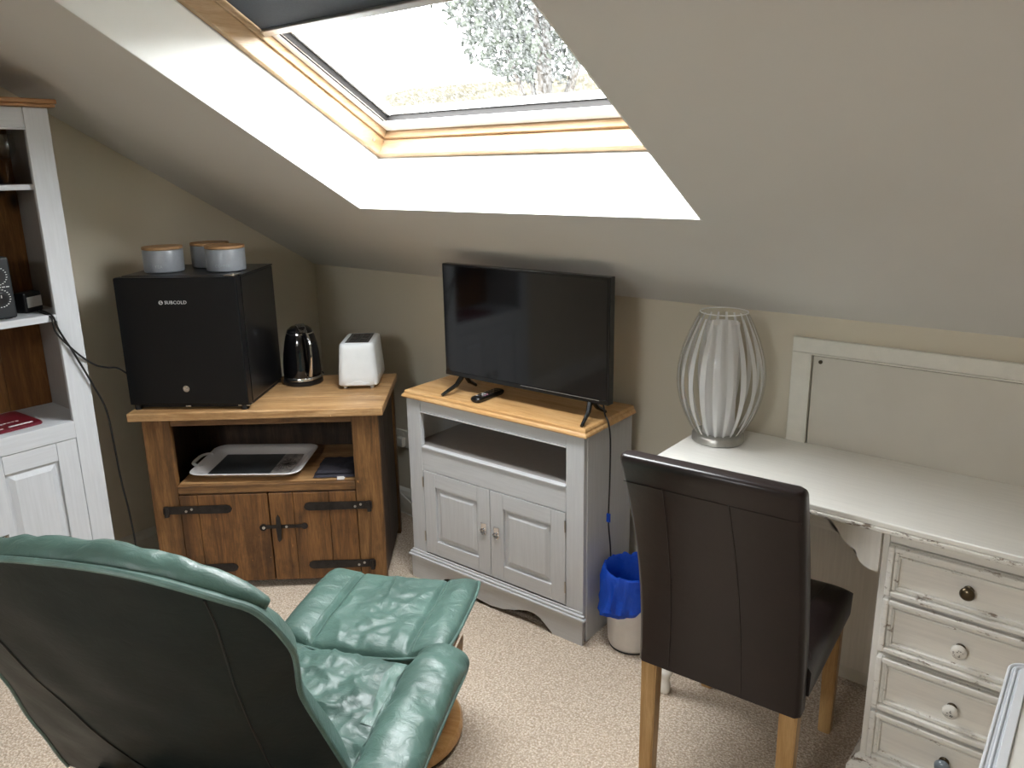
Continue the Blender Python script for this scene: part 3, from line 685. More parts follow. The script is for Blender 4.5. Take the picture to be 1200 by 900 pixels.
# ---- toaster
tp = (.700, -.318)
TS = thing('toaster', 'small white toaster at the right of the cabinet top', 'toaster', (tp[0], tp[1], .7598), R(41))
bm = BM(); q = lambda hx, hy, r, z: [(x, y, z) for x, y in rrect(hx, hy, r, 5)]
loft(bm, [q(.076, .122, .022, .012), q(.082, .128, .026, .018), q(.081, .127, .026, .05), q(.073, .118, .024, .165), q(.070, .114, .022, .183), q(.064, .108, .02, .188)])
obj('housing', bm, 'toast', TS, 50)
obj('top_plate', box(-.048, .048, -.088, .088, .1885, .1895, bev=0), 'black', TS)
for x in (-.022, .022):
    obj('slot', box(x-.013, x+.013, -.075, .075, .1896, .1903, bev=0), 'gap', TS)
    bm = BM(); [bx(bm, x-.013, x+.013, -.07+i*.023, -.067+i*.023, .1904, .1915) for i in range(7)]; obj('wire_guard', bm, 'chrome', TS)
bm = BM(); prism(bm, [(-.05, .0185), (-.045, .028), (-.03, .026), (-.012, .034), (.012, .034), (.03, .026), (.045, .028), (.05, .0185)], lambda x, z, t: (x, t, z), -.1305, -.1275); obj('crumb_tray_front', bm, 'toast', TS)
for x in (-.055, .055):
    for y in (-.10, .10): bm = BM(); cyl(bm, (x, y, 0), (x, y, .0125), .008, 12); obj('foot', bm, 'toast', TS, True)
obj('lever', box(-.018, .018, .127, .142, .11, .122, bev=.003), 'black', TS)

# ================================================================= TV CABINET
TC = thing('tv_cabinet', 'pale grey painted television cabinet with a honey pine top', 'cabinet', (1.886, -.3845, 0), R(1.294))
P = lambda n, m, *a, bev=.002, parent=TC: obj(n, box(*a, bev=bev), m, parent)
tw, td = .831, .329
bm = BM()
prof = [(-.012, .773), (.0, .7705), (td, .7705), (td, .8029), (.0, .8029), (-.006, .797), (-.010, .790), (-.010, .784), (-.014, .780)]
def topx(a): return a
A = []
# moulded top: loops inset with height on the three visible sides
lv = [(-.002, .7705), (.006, .772), (.012, .778), (.010, .784), (.004, .790), (.003, .797), (.0, .8020), (-.004, .8029)]
loft(bm, [[(-tw-o+.0, -o, z), (o, -o, z), (o, td-.006, z), (-tw-o, td-.006, z)] for o, z in lv]); obj('top', bm, 'ptop', TC)
sx = .072
P('stile', 'grey', -sx-.003, -.003, .0, .020, .09, .7700); P('stile', 'grey', -tw+.003, -tw+.003+sx, .0, .020, .09, .7700)
P('side_panel', 'grey', -.019, -.001, .0205, td-.010, 0, .7700); P('side_panel', 'grey', -tw+.001, -tw+.019, .0205, td-.010, 0, .7700)
xa, xb = -tw+.003+sx+.0005, -sx-.0035
P('top_rail', 'greyx', xa, xb, .002, .020, .728, .7700); P('rail_bead', 'greyx', xa, xb, -.001, .006, .7225, .7278, bev=.001)
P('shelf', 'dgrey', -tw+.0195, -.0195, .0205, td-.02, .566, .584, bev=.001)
P('shelf_rail', 'greyx', xa, xb, .001, .020, .486, .5765)
P('shelf_nosing', 'greyx', xa, xb, -.004, .0200, .577, .5848, bev=.003)
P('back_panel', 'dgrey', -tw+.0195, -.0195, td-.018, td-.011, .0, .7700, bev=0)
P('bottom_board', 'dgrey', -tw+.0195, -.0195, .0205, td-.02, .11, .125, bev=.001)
xm = (xa+xb)/2
door(TC, xa+.002, xm-.0015, .130, .4835, .0, .019, .060, 'grey', 'greyx', xm-.031, .315, xa+.001)
door(TC, xm+.0015, xb-.002, .130, .4835, .0, .019, .060, 'grey', 'greyx', xm+.031, .315, xb-.001)
# plinth with cut-out
def cutz(x):
    d = min(-x, tw+x)
    return lerp_tab([(0, 0), (.128, 0), (.131, .006), (.155, .024), (.18, .044), (.205, .053), (.235, .054), (.27, .045), (.31, .030), (.36, .016), (.42, .011)], d)
xs = sorted({-tw*i/60 for i in range(61)} | {-.128, -.131, -tw+.128, -tw+.131})
bm = BM(); cols = [[bm.verts.new((x, y, z)) for y, z in ((-.010, cutz(x)), (-.010, .098), (-.0002, .098), (-.0002, cutz(x)))] for x in xs]
for c_, d_ in zip(cols, cols[1:]):
    for k in range(4): bm.faces.new((c_[k], d_[k], d_[(k+1) % 4], c_[(k+1) % 4]))
bm.faces.new(cols[0][::-1]); bm.faces.new(cols[-1])
obj('plinth', bm, 'greyx', TC)
bm = BM()
for z0, z1, o in ((.0982, .1085, .019), (.1087, .1185, .013), (.1187, .1270, .006)):
    bx(bm, -tw-o+.006, o-.006, -o, -.0002, z0, z1, .004, 3)
obj('plinth_moulding', bm, 'greyx', TC)

# ---- television
TV = thing('television', 'black flatscreen television standing on the grey cabinet', 'television', (1.5516, -.2984+.011, .8042), R(1.18))
vw, vh, vz = .7305, .430, .0607
obj('case', box(-vw/2, vw/2, -.012, .020, vz, vz+vh, bev=.003), 'bezel', TV)
obj('rear_housing', box(-.25, .25, .0205, .055, vz+.02, vz+.27, bev=.012), 'black', TV)
obj('screen', box(-vw/2+.009, vw/2-.009, -.0132, -.0122, vz+.018, vz+vh-.009, bev=0), 'screen', TV)
obj('bezel_edge', box(-vw/2+.002, vw/2-.002, -.0145, -.0122, vz+.001, vz+.0175, bev=.0008), 'bezel', TV)
lab(obj('chin_line', box(.0, .33, -.0149, -.01455, vz+.0125, vz+.0145, bev=0), 'alu', TV), 'thin bright strip under the screen')
for s_ in (-1, 1):
    bm = BM(); x = s_*.285
    tube(bm, [(x, .005, vz+.012), (x+s_*.012, -.03, vz*.5), (x+s_*.028, -.095, .004)], lambda t: .011-.005*t, 6, smooth=False)
    tube(bm, [(x, .005, vz+.012), (x+s_*.006, .04, vz*.5), (x+s_*.012, .085, .004)], lambda t: .011-.005*t, 6, smooth=False); obj('foot', bm, 'bezel', TV)
# ---- remote
RM = thing('remote_control', 'black television remote lying in front of the television', 'remote control', (1.392, -.300, .8032), R(2))
bm = BM(); loft(bm, [[(x, y, z) for x, y in rrect(hx, hy, .012, 4)] for hx, hy, z in ((.018, .075, 0), (.023, .079, .008), (.023, .079, .014), (.020, .076, .018))]); obj('case', bm, 'black', RM, 40)
random.seed(5); 
for r_ in range(7):
    for c_ in range(3):
        x = (c_-1)*.0125; y = -.048+r_*.0165
        m_ = 'label' if (r_, c_) in ((2, 0), (1, 1), (0, 0), (2,1)) else ('red' if (r_, c_) in ((1, 2), (2, 2)) else 'steel')
        o = obj('button', box(x-.0042, x+.0042, y-.003, y+.003, .0181, .0198, bev=.001), m_, RM)

# ================================================================= BIN
BN = thing('waste_bin', 'white plastic waste bin between the grey cabinet and the brown chair', 'bin', (2.010, -.265, 0))
bm = BM(); lathe(bm, [(.072, 0), (.078, .003), (.084, .02), (.095, .255), (.097, .260), (.092, .260), (.080, .02), (.02, .012)], 48, cap=True); obj('tub', bm, 'bin', BN, 50)
bm = BM(); lathe(bm, [(.0795, .0), (.0803, .004), (.0795, .006)], 40); obj('base_ring', bm, 'mblack', BN)
BL = thing('bin_liner', 'crumpled blue bin liner folded over the waste bin', 'bin liner', (2.010, -.265, 0))
bm = BM(); seg = 72
rows = []
for j, (r_, z, am) in enumerate([(.058, .12, .003), (.070, .17, .004), (.078, .22, .003), (.084, .262, .0012), (.0905, .290, .002), (.0985, .298, .003), (.1035, .290, .002), (.106, .265, .004), (.108, .235, .007), (.112, .205, .010), (.115, .185, .012), (.110, .172, .008)]):
    ring = []
    for i in range(seg):
        a = 2*PI*i/seg; n1 = noise.noise(Vector((math.cos(a)*6, math.sin(a)*6, j*.55))); n2 = noise.noise(Vector((math.cos(a)*2.2, math.sin(a)*2.2, 3)))
        dr = am*n1*2.0 + (abs(n1)*am*1.2 if j > 6 else 0)
        drop = (0 if j < 6 else (j-6)*(.007*(math.cos(a-R(215))*1.3+n2)))
        ring.append(bm.verts.new(((r_+dr)*math.cos(a), (r_+dr)*math.sin(a), z+.010*n1*(j > 2)-drop + (.012*n2 if 3 < j < 7 else 0))))
    rows.append(ring)
for a_, b_ in zip(rows, rows[1:]):
    for i in range(seg): bm.faces.new((a_[i], a_[(i+1) % seg], b_[(i+1) % seg], b_[i]))
obj('liner', bm, 'bag', BL, True)

# ================================================================= DESK
DX, DY, DH = 2.1542, -.0135, .7778
DK = thing('desk', 'distressed off-white wooden desk with a four-drawer pedestal under the access hatch', 'desk', (DX, DY, 0))
P = lambda n, m, *a, bev=.002, parent=DK: obj(n, box(*a, bev=bev), m, parent)
dw, ddp = 1.10, .4528
P('top', 'desktop', 0, dw, -ddp, -.012+.012, DH-.016, DH, bev=.003)
P('top_edge', 'deskedge', -.004, dw+.004, -ddp-.004, -ddp+.012, DH-.0285, DH-.0165, bev=.003); P('top_edge', 'deskedge', -.004, .012, -ddp+.0125, 0, DH-.0285, DH-.0165, bev=.003)
P('back_panel', 'deskz', .05, .66, -.028, -.010, .06, DH-.03)
px0, px1 = 2.822-DX, 3.224-DX
P('top_frame', 'desk', .03, px0-.0, -ddp+.035, -ddp+.05, .70, DH-.029); P('top_frame', 'desk', .03, .045, -ddp+.052, -.03, .70, DH-.029)
# shaped brackets
for sgn, x0 in ((-1, px0-.001), (1, .062)):
    bm = BM(); Z = DH-.029
    pts = [(0, Z), (0, .638), (.018, .636), (.032, .640), (.045, .650), (.052, .662), (.056, .676), (.070, .684), (.088, .694), (.100, .708), (.108, .724), (.122, .738), (.14, Z)]
    prism(bm, [(x0+sgn*p, z) for p, z in pts], lambda x, z, t: (x, t, z), -ddp+.012, -ddp+.028)
    bmesh.ops.triangulate(bm, faces=[f for f in bm.faces if len(f.verts) > 4]); obj('bracket', bm, 'deskz', DK)
# turned legs on the left
def turned(x, y):
    bm = BM(); lathe(bm, [(.012, 0), (.017, .004), (.019, .03), (.014, .045), (.013, .055), (.021, .065), (.023, .075), (.021, .085), (.015, .092), (.017, .11), (.026, .30), (.028, .46), (.022, .53), (.016, .545), (.026, .56), (.026, .575), (.018, .585)], 24, (x, y, 0))
    bx(bm, x-.027, x+.027, y-.027, y+.027, .585, DH-.03, .002); obj('leg', bm, 'deskz', DK, 50)
turned(2.232-DX, -.435-DY); turned(2.205-DX, -.06-DY)
# pedestal
PF = -.432-DY
P('pedestal_side', 'deskz', px0, px0+.018, PF+.002, -.012, .085, DH-.029); P('pedestal_side', 'deskz', px1-.018, px1, PF+.002, -.012, .085, DH-.029)
P('pedestal_back', 'deskz', px0+.0185, px1-.0185, -.020, -.012, .085, DH-.029)
P('pedestal_stile', 'deskz', px0, px0+.016, PF-.004, PF+.0015, .085, DH-.029); P('pedestal_stile', 'deskz', px1-.016, px1, PF-.004, PF+.0015, .085, DH-.029)
P('pedestal_rail', 'desk', px0+.0165, px1-.0165, PF-.003, PF+.012, .716, DH-.029)
bm = BM(); loft(bm, [[(px0-o, PF-o, z), (px1+o, PF-o, z), (px1+o, -.012, z), (px0-o, -.012, z)] for o, z in ((.024, 0), (.026, .003), (.026, .045), (.020, .058), (.012, .066), (.010, .076), (.001, .0845))]); obj('plinth', bm, 'deskedge', DK)
kmats = []
for i, (z0, z1) in enumerate(((.577, .712), (.417, .567), (.248, .400), (.092, .236))):
    x0, x1 = px0+.018, px1-.018; y = PF
    d = obj('drawer', box(x0, x1, y-.004, y+.30, z0+.004, z1, bev=.001), 'desk', DK)
    bm = BM()
    for (w0, w1, yf) in ((0, .014, .022), (.0142, .024, .012), (.0242, .029, .016)):
        ringbox(bm, x0+w0, x1-w0, z0+w0, z1-w0, w1-w0, y-yf, y-.0042, .0030)
    obj('drawer_moulding', bm, 'moldw', d)
    kx, kz = 3.020-DX, (z0+z1)/2-.003+(.004 if i == 0 else 0)
    y0 = y-.004
    bm = BM()
    def lathy(prof, bm=bm):
        t_ = BM(); lathe(t_, prof, 24)
        me_ = bpy.data.meshes.new('t'); t_.to_mesh(me_); t_.free()
        me_.transform(Matrix.Translation((kx, y0, kz)) @ Matrix.Rotation(PI/2, 4, 'X')); bm.from_mesh(me_); bpy.data.meshes.remove(me_); return bm
    lathy([(.012, 0), (.012, .003), (.006, .006), (.006, .012)], bm); obj('knob_base', bm, 'brass', d, True)
    bm = BM()
    if i == 0: lathy([(.006, .0125), (.013, .015), (.0165, .020), (.0165, .024), (.012, .029), (.004, .031)], bm); mt, lb = 'brass', 'dark bronze knob'
    elif i == 3: lathy([(.008, .0125), (.014, .016), (.019, .024), (.017, .032), (.010, .036)], bm); mt, lb = 'gglass', 'blue-grey glass knob'
    else: lathy([(.008, .0125), (.015, .015), (.0185, .020), (.0175, .026), (.012, .030), (.004, .031)], bm); mt, lb = 'ceramic', 'white ceramic knob with black markings'
    lab(obj('knob', bm, mt, d, 60), lb)
    if i in (1, 2):
        random.seed(i+2); bm = BM()
        for _ in range(14):
            a = random.uniform(0, 6.28); rr = random.uniform(.004, .012); cx, cz = kx+rr*math.cos(a), kz+rr*math.sin(a)
            bx(bm, cx-random.uniform(.0008, .0022), cx+.001, y0-.0325+rr*rr*22, y0-.0290+rr*rr*22, cz-.0007, cz+.0008)
        obj('knob_marking', bm, 'ink', d)

# ---- lamp
LX, LY = 2.244, -.152
LP = thing('table_lamp', 'oval clear glass table lamp with white stripes on the desk', 'lamp', (LX, LY, DH))
bm = BM(); lathe(bm, [(.078, 0), (.082, .002), (.082, .022), (.079, .025), (.06, .026)], 48); obj('base', bm, 'lampbase', LP, 50)
def gp(t): # glass profile r(t), z(t)
    z = .0265 + t*.392; r = .074 + .064*math.sin(PI*(t**.92))**.92 - .0*t
    return r, z
bm = BM(); lathe(bm, [gp(i/36) for i in range(37)] + [(gp(i/36)[0]-.003, gp(i/36)[1]) for i in range(36, -1, -1)], 64, cap=False); obj('glass_shade', bm, 'lampglass', LP, True)
bm = BM(); r_, z_ = gp(1); tube(bm, [((r_-.0015)*math.cos(a*PI/12), (r_-.0015)*math.sin(a*PI/12), z_+.001) for a in range(24)], .0018, 6, True, 2); obj('shade_rim', bm, 'lampstripe', LP, True)
for k in range(20):
    bm = BM(); a0 = 2*PI*k/20
    def st(u, v, a0=a0):
        t = .015+.95*v; r, z = gp(t); wv = .0070*(.40+.95*math.sin(PI*t)); a = a0 + (u-.5)*2*wv/r; r -= .0045; return (r*math.cos(a), r*math.sin(a), z)
    sheet(bm, st, 3, 28); obj('stripe', bm, 'lampstripe', LP, True)
m = N('frosted_diffuser'); m.base((248, 247, 247)); m.set(.5)
tl = m.n('ShaderNodeBsdfTranslucent'); tl.inputs[0].default_value = (.95, .94, .94, 1); trn = m.n('ShaderNodeBsdfTransparent')
x1_ = m.n('ShaderNodeMixShader'); x1_.inputs[0].default_value = .5; m.l(m.b.outputs[0], x1_.inputs[1]); m.l(tl.outputs[0], x1_.inputs[2])
m.l(x1_.outputs[0], m.out.inputs[0]); M['frost'] = m.m
bm = BM(); lathe(bm, [(.050, .0265), (.050, .385)], 40, cap=False); obj('inner_diffuser', bm, 'frost', LP, True)
bm = BM(); lathe(bm, [(.018, .0265), (.018, .08), (.014, .085)], 20); obj('bulb_holder', bm, 'lampbase', LP, True)

# ================================================================= DINING CHAIR
DC = thing('dining_chair', 'high-backed dark brown faux leather chair with light oak legs at the desk', 'chair', (2.7491, -.7575, 0), R(3.38))
cw, ch = .4242, .985; ZB = .355
def cby(z): # back-face y offset of the rear surface
    s_ = (z-ZB)/(ch-ZB); return -.142*s_**1.6 - .012*math.sin(PI*s_)*-1
bm = BM(); nz = 30; loops = []
sec = lambda z, th, ins: [(x, cby(z)+y, z) for x, y in [(-cw+ins+p, q_) for p, q_ in ((.012, 0), (0, .012), (0, th-.014), (.014, th))] + [(-ins-p, q_) for p, q_ in ((.014, th), (0, th-.014), (0, .012), (.012, 0))]]
for k in range(nz+1):
    z = ZB + (ch-ZB-.02)*k/nz; th = .062 + .006*math.sin(PI*k/nz); loops.append(sec(z, th, .006*math.sin(PI*k/nz)*.5))
for k in range(1, 7):
    a = k/6*PI/2; z = ch-.02+.02*math.sin(a); c = 1-math.cos(a)
    L = sec(z, .062, 0); cy_ = cby(z)+.031
    loops.append([(x if abs(x+cw/2) < .0 else -cw/2+(x+cw/2)*(1-.035*c), cy_+(y-cy_)*(1-.55*c), z) for x, y, _ in L])
loft(bm, loops); bk = obj('backrest', bm, 'bwood', DC, 50)
for xs in (-.325, -.155):
    bm = BM(); off = 1 if xs < -.2 else -1
    tube(bm, [(xs+off*.018*(1-((ch-.06-z)/(ch-.06-ZB)))**1 - off*.012, cby(z)-.0004, z) for z in [ZB+.01+(ch-.08-ZB)*i/10 for i in range(11)]], .0012, 5, n=2); obj('seam', bm, 'bwood', bk, True)
bm = BM(); tube(bm, [(x, cby(ch-.075)-.0004, ch-.075) for x in (-cw+.004, -cw*.6, -cw*.3, -.004)], .0010, 5, n=3); obj('seam', bm, 'bwood', bk, True)
bm = BM()
def seat_top(u, v):
    x = -cw/2+u*(cw/2+.006); y = .056 + (v+1)/2*.434
    e = (1-abs(u)**8)*(1-max(0, v)**8)
    return (x, y, .452 + .030*e**.5 - .006*(1-u*u)*(v < 2) + .004*noise.noise(Vector((x*8, y*8, 1))))
def seat_bot(u, v):
    x = -cw/2+u*(cw/2+.004); y = .058 + (v+1)/2*.430; return (x, y, .385 if max(abs(u), abs(v)) < .97 else .385)
g = sheet(bm, lambda a, b: seat_top(a*2-1, b*2-1), 36, 36); h = sheet(bm, lambda a, b: seat_bot(a*2-1, b*2-1), 36, 36)
for i in range(36):
    for (a, b_, c, d_) in ((g[i][0], g[i+1][0], h[i+1][0], h[i][0]), (g[i][36], g[i+1][36], h[i+1][36], h[i][36]), (g[0][i], g[0][i+1], h[0][i+1], h[0][i]), (g[36][i], g[36][i+1], h[36][i+1], h[36][i])): bm.faces.new((a, b_, c, d_))
obj('seat', bm, 'bwood', DC, 60)
bm = BM(); tube(bm, [(-.001, .075, .478), (-.05, .20, .477), (-.07, .32, .478), (-.06, .45, .478)], .0012, 5); obj('seam', bm, 'bwood', DC, True)
def leg(x0, x1, y0, y1, zt, sp, dy=0):
    bm = BM(); loft(bm, [[(x0+sp, y0+sp+dy, 0), (x1-sp, y0+sp+dy, 0), (x1-sp, y1-sp+dy, 0), (x0+sp, y1-sp+dy, 0)], [(x0, y0, zt), (x1, y0, zt), (x1, y1, zt), (x0, y1, zt)]])
    bmesh.ops.bevel(bm, geom=bm.edges[:], offset=.003, segments=2, affect='EDGES'); obj('leg', bm, 'oak', DC)
leg(-cw+.006, -cw+.050, .008, .052, ZB-.0, .003, -.008); leg(-.050, -.006, .008, .052, ZB, .003, -.008)
leg(-cw+.008, -cw+.050, .440, .482, .3845, .004); leg(-.050, -.008, .440, .482, .3845, .004)

# ================================================================= GREEN RECLINER
RA = math.atan2(.45, .893)
RC = thing('recliner_chair', 'dark green leather recliner seen from behind in the foreground', 'armchair', (1.803, -1.667, 0), RA)
BH = .325
def backw(s_, u):         # half width of the slouched back at height fraction s_
    return lerp_tab([(0, .50), (.25, .455), (.5, .395), (.8, .34), (1, .33)], s_) if u < 0 else lerp_tab([(0, .315), (.25, .305), (.6, .30), (.82, .338), (1, .335)], s_)
Z0, Z1 = .22, 1.062
def rear(u, v, dep=0):
    """u across -1..1, v up 0..1 ; dep = distance in front of the rear surface"""
    w = backw(v, u)
    # rounded top: superellipse corner
    e = 4.2; top = (1-abs(u)**e*.0)
    zz = Z0 + (Z1-Z0)*v - .085*abs(u)**2.6*v**4
    x = u*w*(1 - .10*v**14*abs(u)**.5)
    y = -.34 + (.98-zz)*.5 - .035*(1-u*u)*math.sin(PI*min(1, v*1.02))**.7 + dep + .02*abs(u)**4
    return Vector((x, y, zz))
def wr(p, amp, f=9, s_=0): return amp*noise.noise(Vector((p.x*f+s_, p.y*f, p.z*f*.6)))
bm = BM()
def rear_s(u, v):
    U = u*2-1; p = rear(U, v)
    e = (1-abs(U)**6)*(1-v**10)*(v**.3)
    fold = .012*math.exp(-((U+.25)**2)/.12)*math.sin(14*U+5*v)*max(0, 1-v*1.8)
    p.y -= (.010*math.sin(v*PI))*e + fold*e + wr(p, .008)*e
    return p
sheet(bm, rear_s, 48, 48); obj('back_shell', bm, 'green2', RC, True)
def rim():      # outline of the back
    pts = [rear(-1, v/16) for v in range(0, 16)] + [rear(-1+2*k/16, 1) for k in range(17)] + [rear(1, v/16) for v in range(15, -1, -1)]
    return pts
bm = BM()
def cush(U, V):
    v = (V+1)/2; p = rear(U, v); e = max(0, (1-abs(U)**3.5))**.5*max(0, (1-abs(2*v-1)**5))**.5
    prof = .085 + .055*math.exp(-((v-.42)/.22)**2) + .05*math.exp(-((v-.90)/.10)**2)
    p.y += prof*e; p.z -= .012*e
    p += Vector((0, wr(p, .012, 14, 3)*e, 0)); return p
bm = BM(); ny = 44
g = sheet(bm, lambda a, b: cush(a*2-1, b*2-1), 44, ny); obj('back_cushion', bm, 'green', RC, True)
# top roll of the cushion bulging over the seam
bm = BM(); pts = [rear(-1+2*k/20, 1) for k in range(21)]
rl = []
for k, p in enumerate(pts):
    u = -1+2*k/20; r_ = .012+.030*(1-abs(u)**3)**.6; rl.append((p + Vector((0, .048+.014*(1-u*u), -.022-.006*(1-u*u))), r_))
tube(bm, [a for a, _ in rl], lambda t: .010+.024*(1-min(1, abs(2*t-1))**3)**.6, 16, n=5)
for v in bm.verts: v.co += Vector((0, 0, wr(v.co, .006, 26)))
obj('head_roll', bm, 'green', RC, True)
bm = BM(); tube(bm, rim(), .0055, 8, n=3); obj('piping', bm, 'gpipe', RC, True)
for s_ in (-1, 1):
    bm = BM(); tube(bm, [rear_s((s_*(.262-.125*(1-v)**.9)/backw(v, s_)+1)/2, v) + Vector((0, -.0006, 0)) for v in [i/14*.975 for i in range(15)]], .0022, 6, n=3); obj('back_seam', bm, 'black', RC, True)
# seat
def seatz(x): # profile across
    a = abs(x); 
    if a < .27: return .415 + .010*math.cos(a/.27*PI/2)
    if a < .30: return .411
    return .411 + (.030)*math.sin(min(1, (a-.30)/.10)*PI/2)
SW = .37; SX = .038
def seat_t(U, V):
    x = U*SW*(1 if U > 0 else .84); y = -.16 + (V+1)/2*.50
    yf = .362 - .02*(U*U) ; yb = -.03
    y = yb + (V+1)/2*(yf-yb)
    e = max(0, 1-abs(U)**7)**.5*max(0, 1-max(0, V)**7)**.5
    zr = .36; z = zr + (seatz(x)-zr)*e - .015*max(0, -V)
    p = Vector((x, y, z)); seam = math.exp(-((abs(x)-.275)/.007)**2)
    p.x += SX; p.z += .018
    rg = 1-abs(noise.noise(Vector((x*9+y*4, y*6-x*3, 3.3))))*2.2
    p.z += (wr(p, .008, 15, 7)+wr(Vector((x*2.2+y, y-x, 0)), .006, 26, 1)+.009*max(0, rg)**4)*e - .007*seam*e
    return p
def seat_b(U, V):
    p = seat_t(U, V); return Vector((SX+(p.x-SX)*.93, p.y-.03*max(0, V)**6, .315))
bm = BM(); pillow(bm, seat_t, seat_b, 84, 60); obj('seat_cushion', bm, 'green', RC, True)
for s_ in (-1, 1):
    # rolled arm pad along the outer edge
    bm = BM(); X = lambda v: SX + s_*v*(1 if s_ > 0 else .80)
    yA = -.22 if s_ > 0 else .08
    path = [(X(.362), yA, .452), (X(.364), yA*.3+.02+(.09 if s_ < 0 else 0), .472), (X(.364), .14, .480), (X(.364), .27, .470), (X(.360), .322, .450)]
    rad = lambda t: .068 if t < .86 else .068*math.sqrt(max(.02, 1-((t-.86)/.145)**2))
    tube(bm, path, rad, 28, n=16, flat=.66)
    for v in bm.verts:
        up_ = max(0, min(1, (v.co.z-.44)*22)); q_ = v.co.y*75+5*noise.noise(Vector((v.co.x*14, v.co.y*9, 2)))
        v.co.z += (-.0065*max(0, math.sin(q_))**5*(.35+.65*abs(math.sin(v.co.y*13))) + .003*math.sin(q_*.5))*up_ + wr(v.co, .007, 18, 2)
    ap = obj('arm_pad', bm, 'green', RC, True)
    bm = BM(); tube(bm, [(X(.424), yA, .449), (X(.429), yA*.3+.02+(.09 if s_ < 0 else 0), .463), (X(.430), .14, .468), (X(.428), .27, .460), (X(.416), .325, .450), (X(.390), .355, .450), (X(.355), .362, .450), (X(.315), .350, .446)], .0055, 8, n=8); obj('piping', bm, 'gpipe', ap, True)
    bm = BM(); sheet(bm, lambda u, v: Vector((X(.420-.04*v-.05*u**5), yA+.01+u*(.50-yA*.0-(.25 if s_ < 0 else 0)), .446-.035*v)), 20, 8)
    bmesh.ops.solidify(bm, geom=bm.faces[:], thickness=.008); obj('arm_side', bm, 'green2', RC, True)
    for dx, m_ in ((.262, 'thread'), (.292, 'thread')):
        bm = BM(); tube(bm, [seat_t(s_*dx/SW, -1+2*k/16*.96) + Vector((0, 0, .0008)) for k in range(17)], .0014, 6, n=4); obj('seat_seam', bm, m_, RC, True)
bm = BM(); sheet(bm, lambda u, v: seat_t((.232+.034*u+.008*math.sin(v*7))/SW, -.35+1.25*v) + Vector((0, 0, .0010)), 8, 40); lab(obj('scuffed_strip', bm, 'scuff', RC, True), 'worn pale scuffed leather beside the seat seam')
# wooden swivel base
bm = BM(); lathe(bm, [(.245, 0), (.262, .004), (.262, .012)], 56); obj('base_pad', bm, 'mblack', RC)
bm = BM(); lathe(bm, [(.262, .0125), (.270, .018), (.270, .036), (.262, .046), (.20, .050), (.19, .046), (.03, .044)], 64); obj('base_ring', bm, 'bent', RC, 50)
bm = BM(); cyl(bm, (0, 0, .04), (0, 0, .26), .032, 24); obj('swivel_column', bm, 'black', RC, True)
obj('under_frame', box(-.22, .26, -.16, .24, .262, .312, bev=.015), 'black', RC)
for s_ in (-1, 1):
    bm = BM(); tube(bm, [(SX+s_*.24, .24, .295), (SX+s_*.32, .16, .27), (SX+s_*.33, .05, .26), (SX+s_*.31, -.10, .29)], .016, 10, flat=1.8); obj('side_arm', bm, 'bent', RC, True)
    bm = BM(); cyl(bm, (SX+s_*.345, .02, .255), (SX+s_*.392, .02, .255), .040, 24); obj('recline_knob', bm, 'black', RC, True)

# ================================================================= FOOTSTOOL
FS = thing('footstool', 'green leather footstool on a round honey wood base in front of the recliner', 'footstool', (1.672, -1.095, 0), RA)
def ot(U, V):
    hw = .248 + .0*(1-V*V); hd = .195
    k = max(abs(U), abs(V)); cr = (abs(U)*abs(V))**3
    x = U*hw*(1-.05*cr) ; y = V*hd*(1-.10*cr) - .0
    y += .012*(U*U)*0
    ez = .392 + .022*U*U + (.010*max(0, U)**3)*(V > -9)
    s_ = abs(x); 
    if s_ < .135: b_ = .026 + .010*math.cos(s_/.135*PI/2)
    else: b_ = .026 + .022*math.sin((s_-.135)/(.113)*PI*.62)
    b_ -= .012*math.exp(-((s_-.135)/.006)**2)
    e = max(0, 1-abs(U)**5)**.5*max(0, 1-abs(V)**6)**.5
    p = Vector((x, y, ez + b_*e)); c = math.exp(-(s_/.10)**2)
    rg = 1-abs(noise.noise(Vector((x*8+y*3, y*7-x*5, 8.3))))*2.4
    p.z += (wr(p, .005, 20, 5) + wr(Vector((x+y, y-x, 0)), .005*c, 30, 2) + .006*(.3+c)*max(0, rg)**4)*e
    return p
def ob(U, V):
    p = ot(U, V); e = max(0, 1-abs(U)**6)**.5*max(0, 1-abs(V)**6)**.5
    hw, hd = .248, .195; return Vector((p.x*(1-.05*e), p.y*(1-.05*e), .392+.022*U*U - .055*e))
bm = BM(); pillow(bm, ot, ob, 84, 60); obj('cushion', bm, 'green', FS, True)
bm = BM(); rimp = [ot(-1+2*k/14, -1) for k in range(14)] + [ot(1, -1+2*k/12) for k in range(12)] + [ot(1-2*k/14, 1) for k in range(14)] + [ot(-1, 1-2*k/12) for k in range(12)]
tube(bm, rimp, .0048, 8, True, 4); obj('piping', bm, 'gpipe', FS, True)
for s_ in (-1, 1):
    for dx, m_ in ((0, 'thread'), (.014, 'thread')):
        bm = BM(); tube(bm, [ot((s_*(.137+dx))/.248, -.96+1.92*k/12) + Vector((0, 0, .0008)) for k in range(13)], .0013, 6, n=4); obj('seam', bm, m_, FS, True)
bm = BM(); lathe(bm, [(.195, 0), (.206, .004), (.206, .012)], 56); obj('base_pad', bm, 'mblack', FS)
bm = BM(); lathe(bm, [(.206, .0125), (.214, .018), (.214, .036), (.207, .046), (.16, .050), (.15, .047), (.02, .046)], 64); obj('base_ring', bm, 'bent', FS, 50)
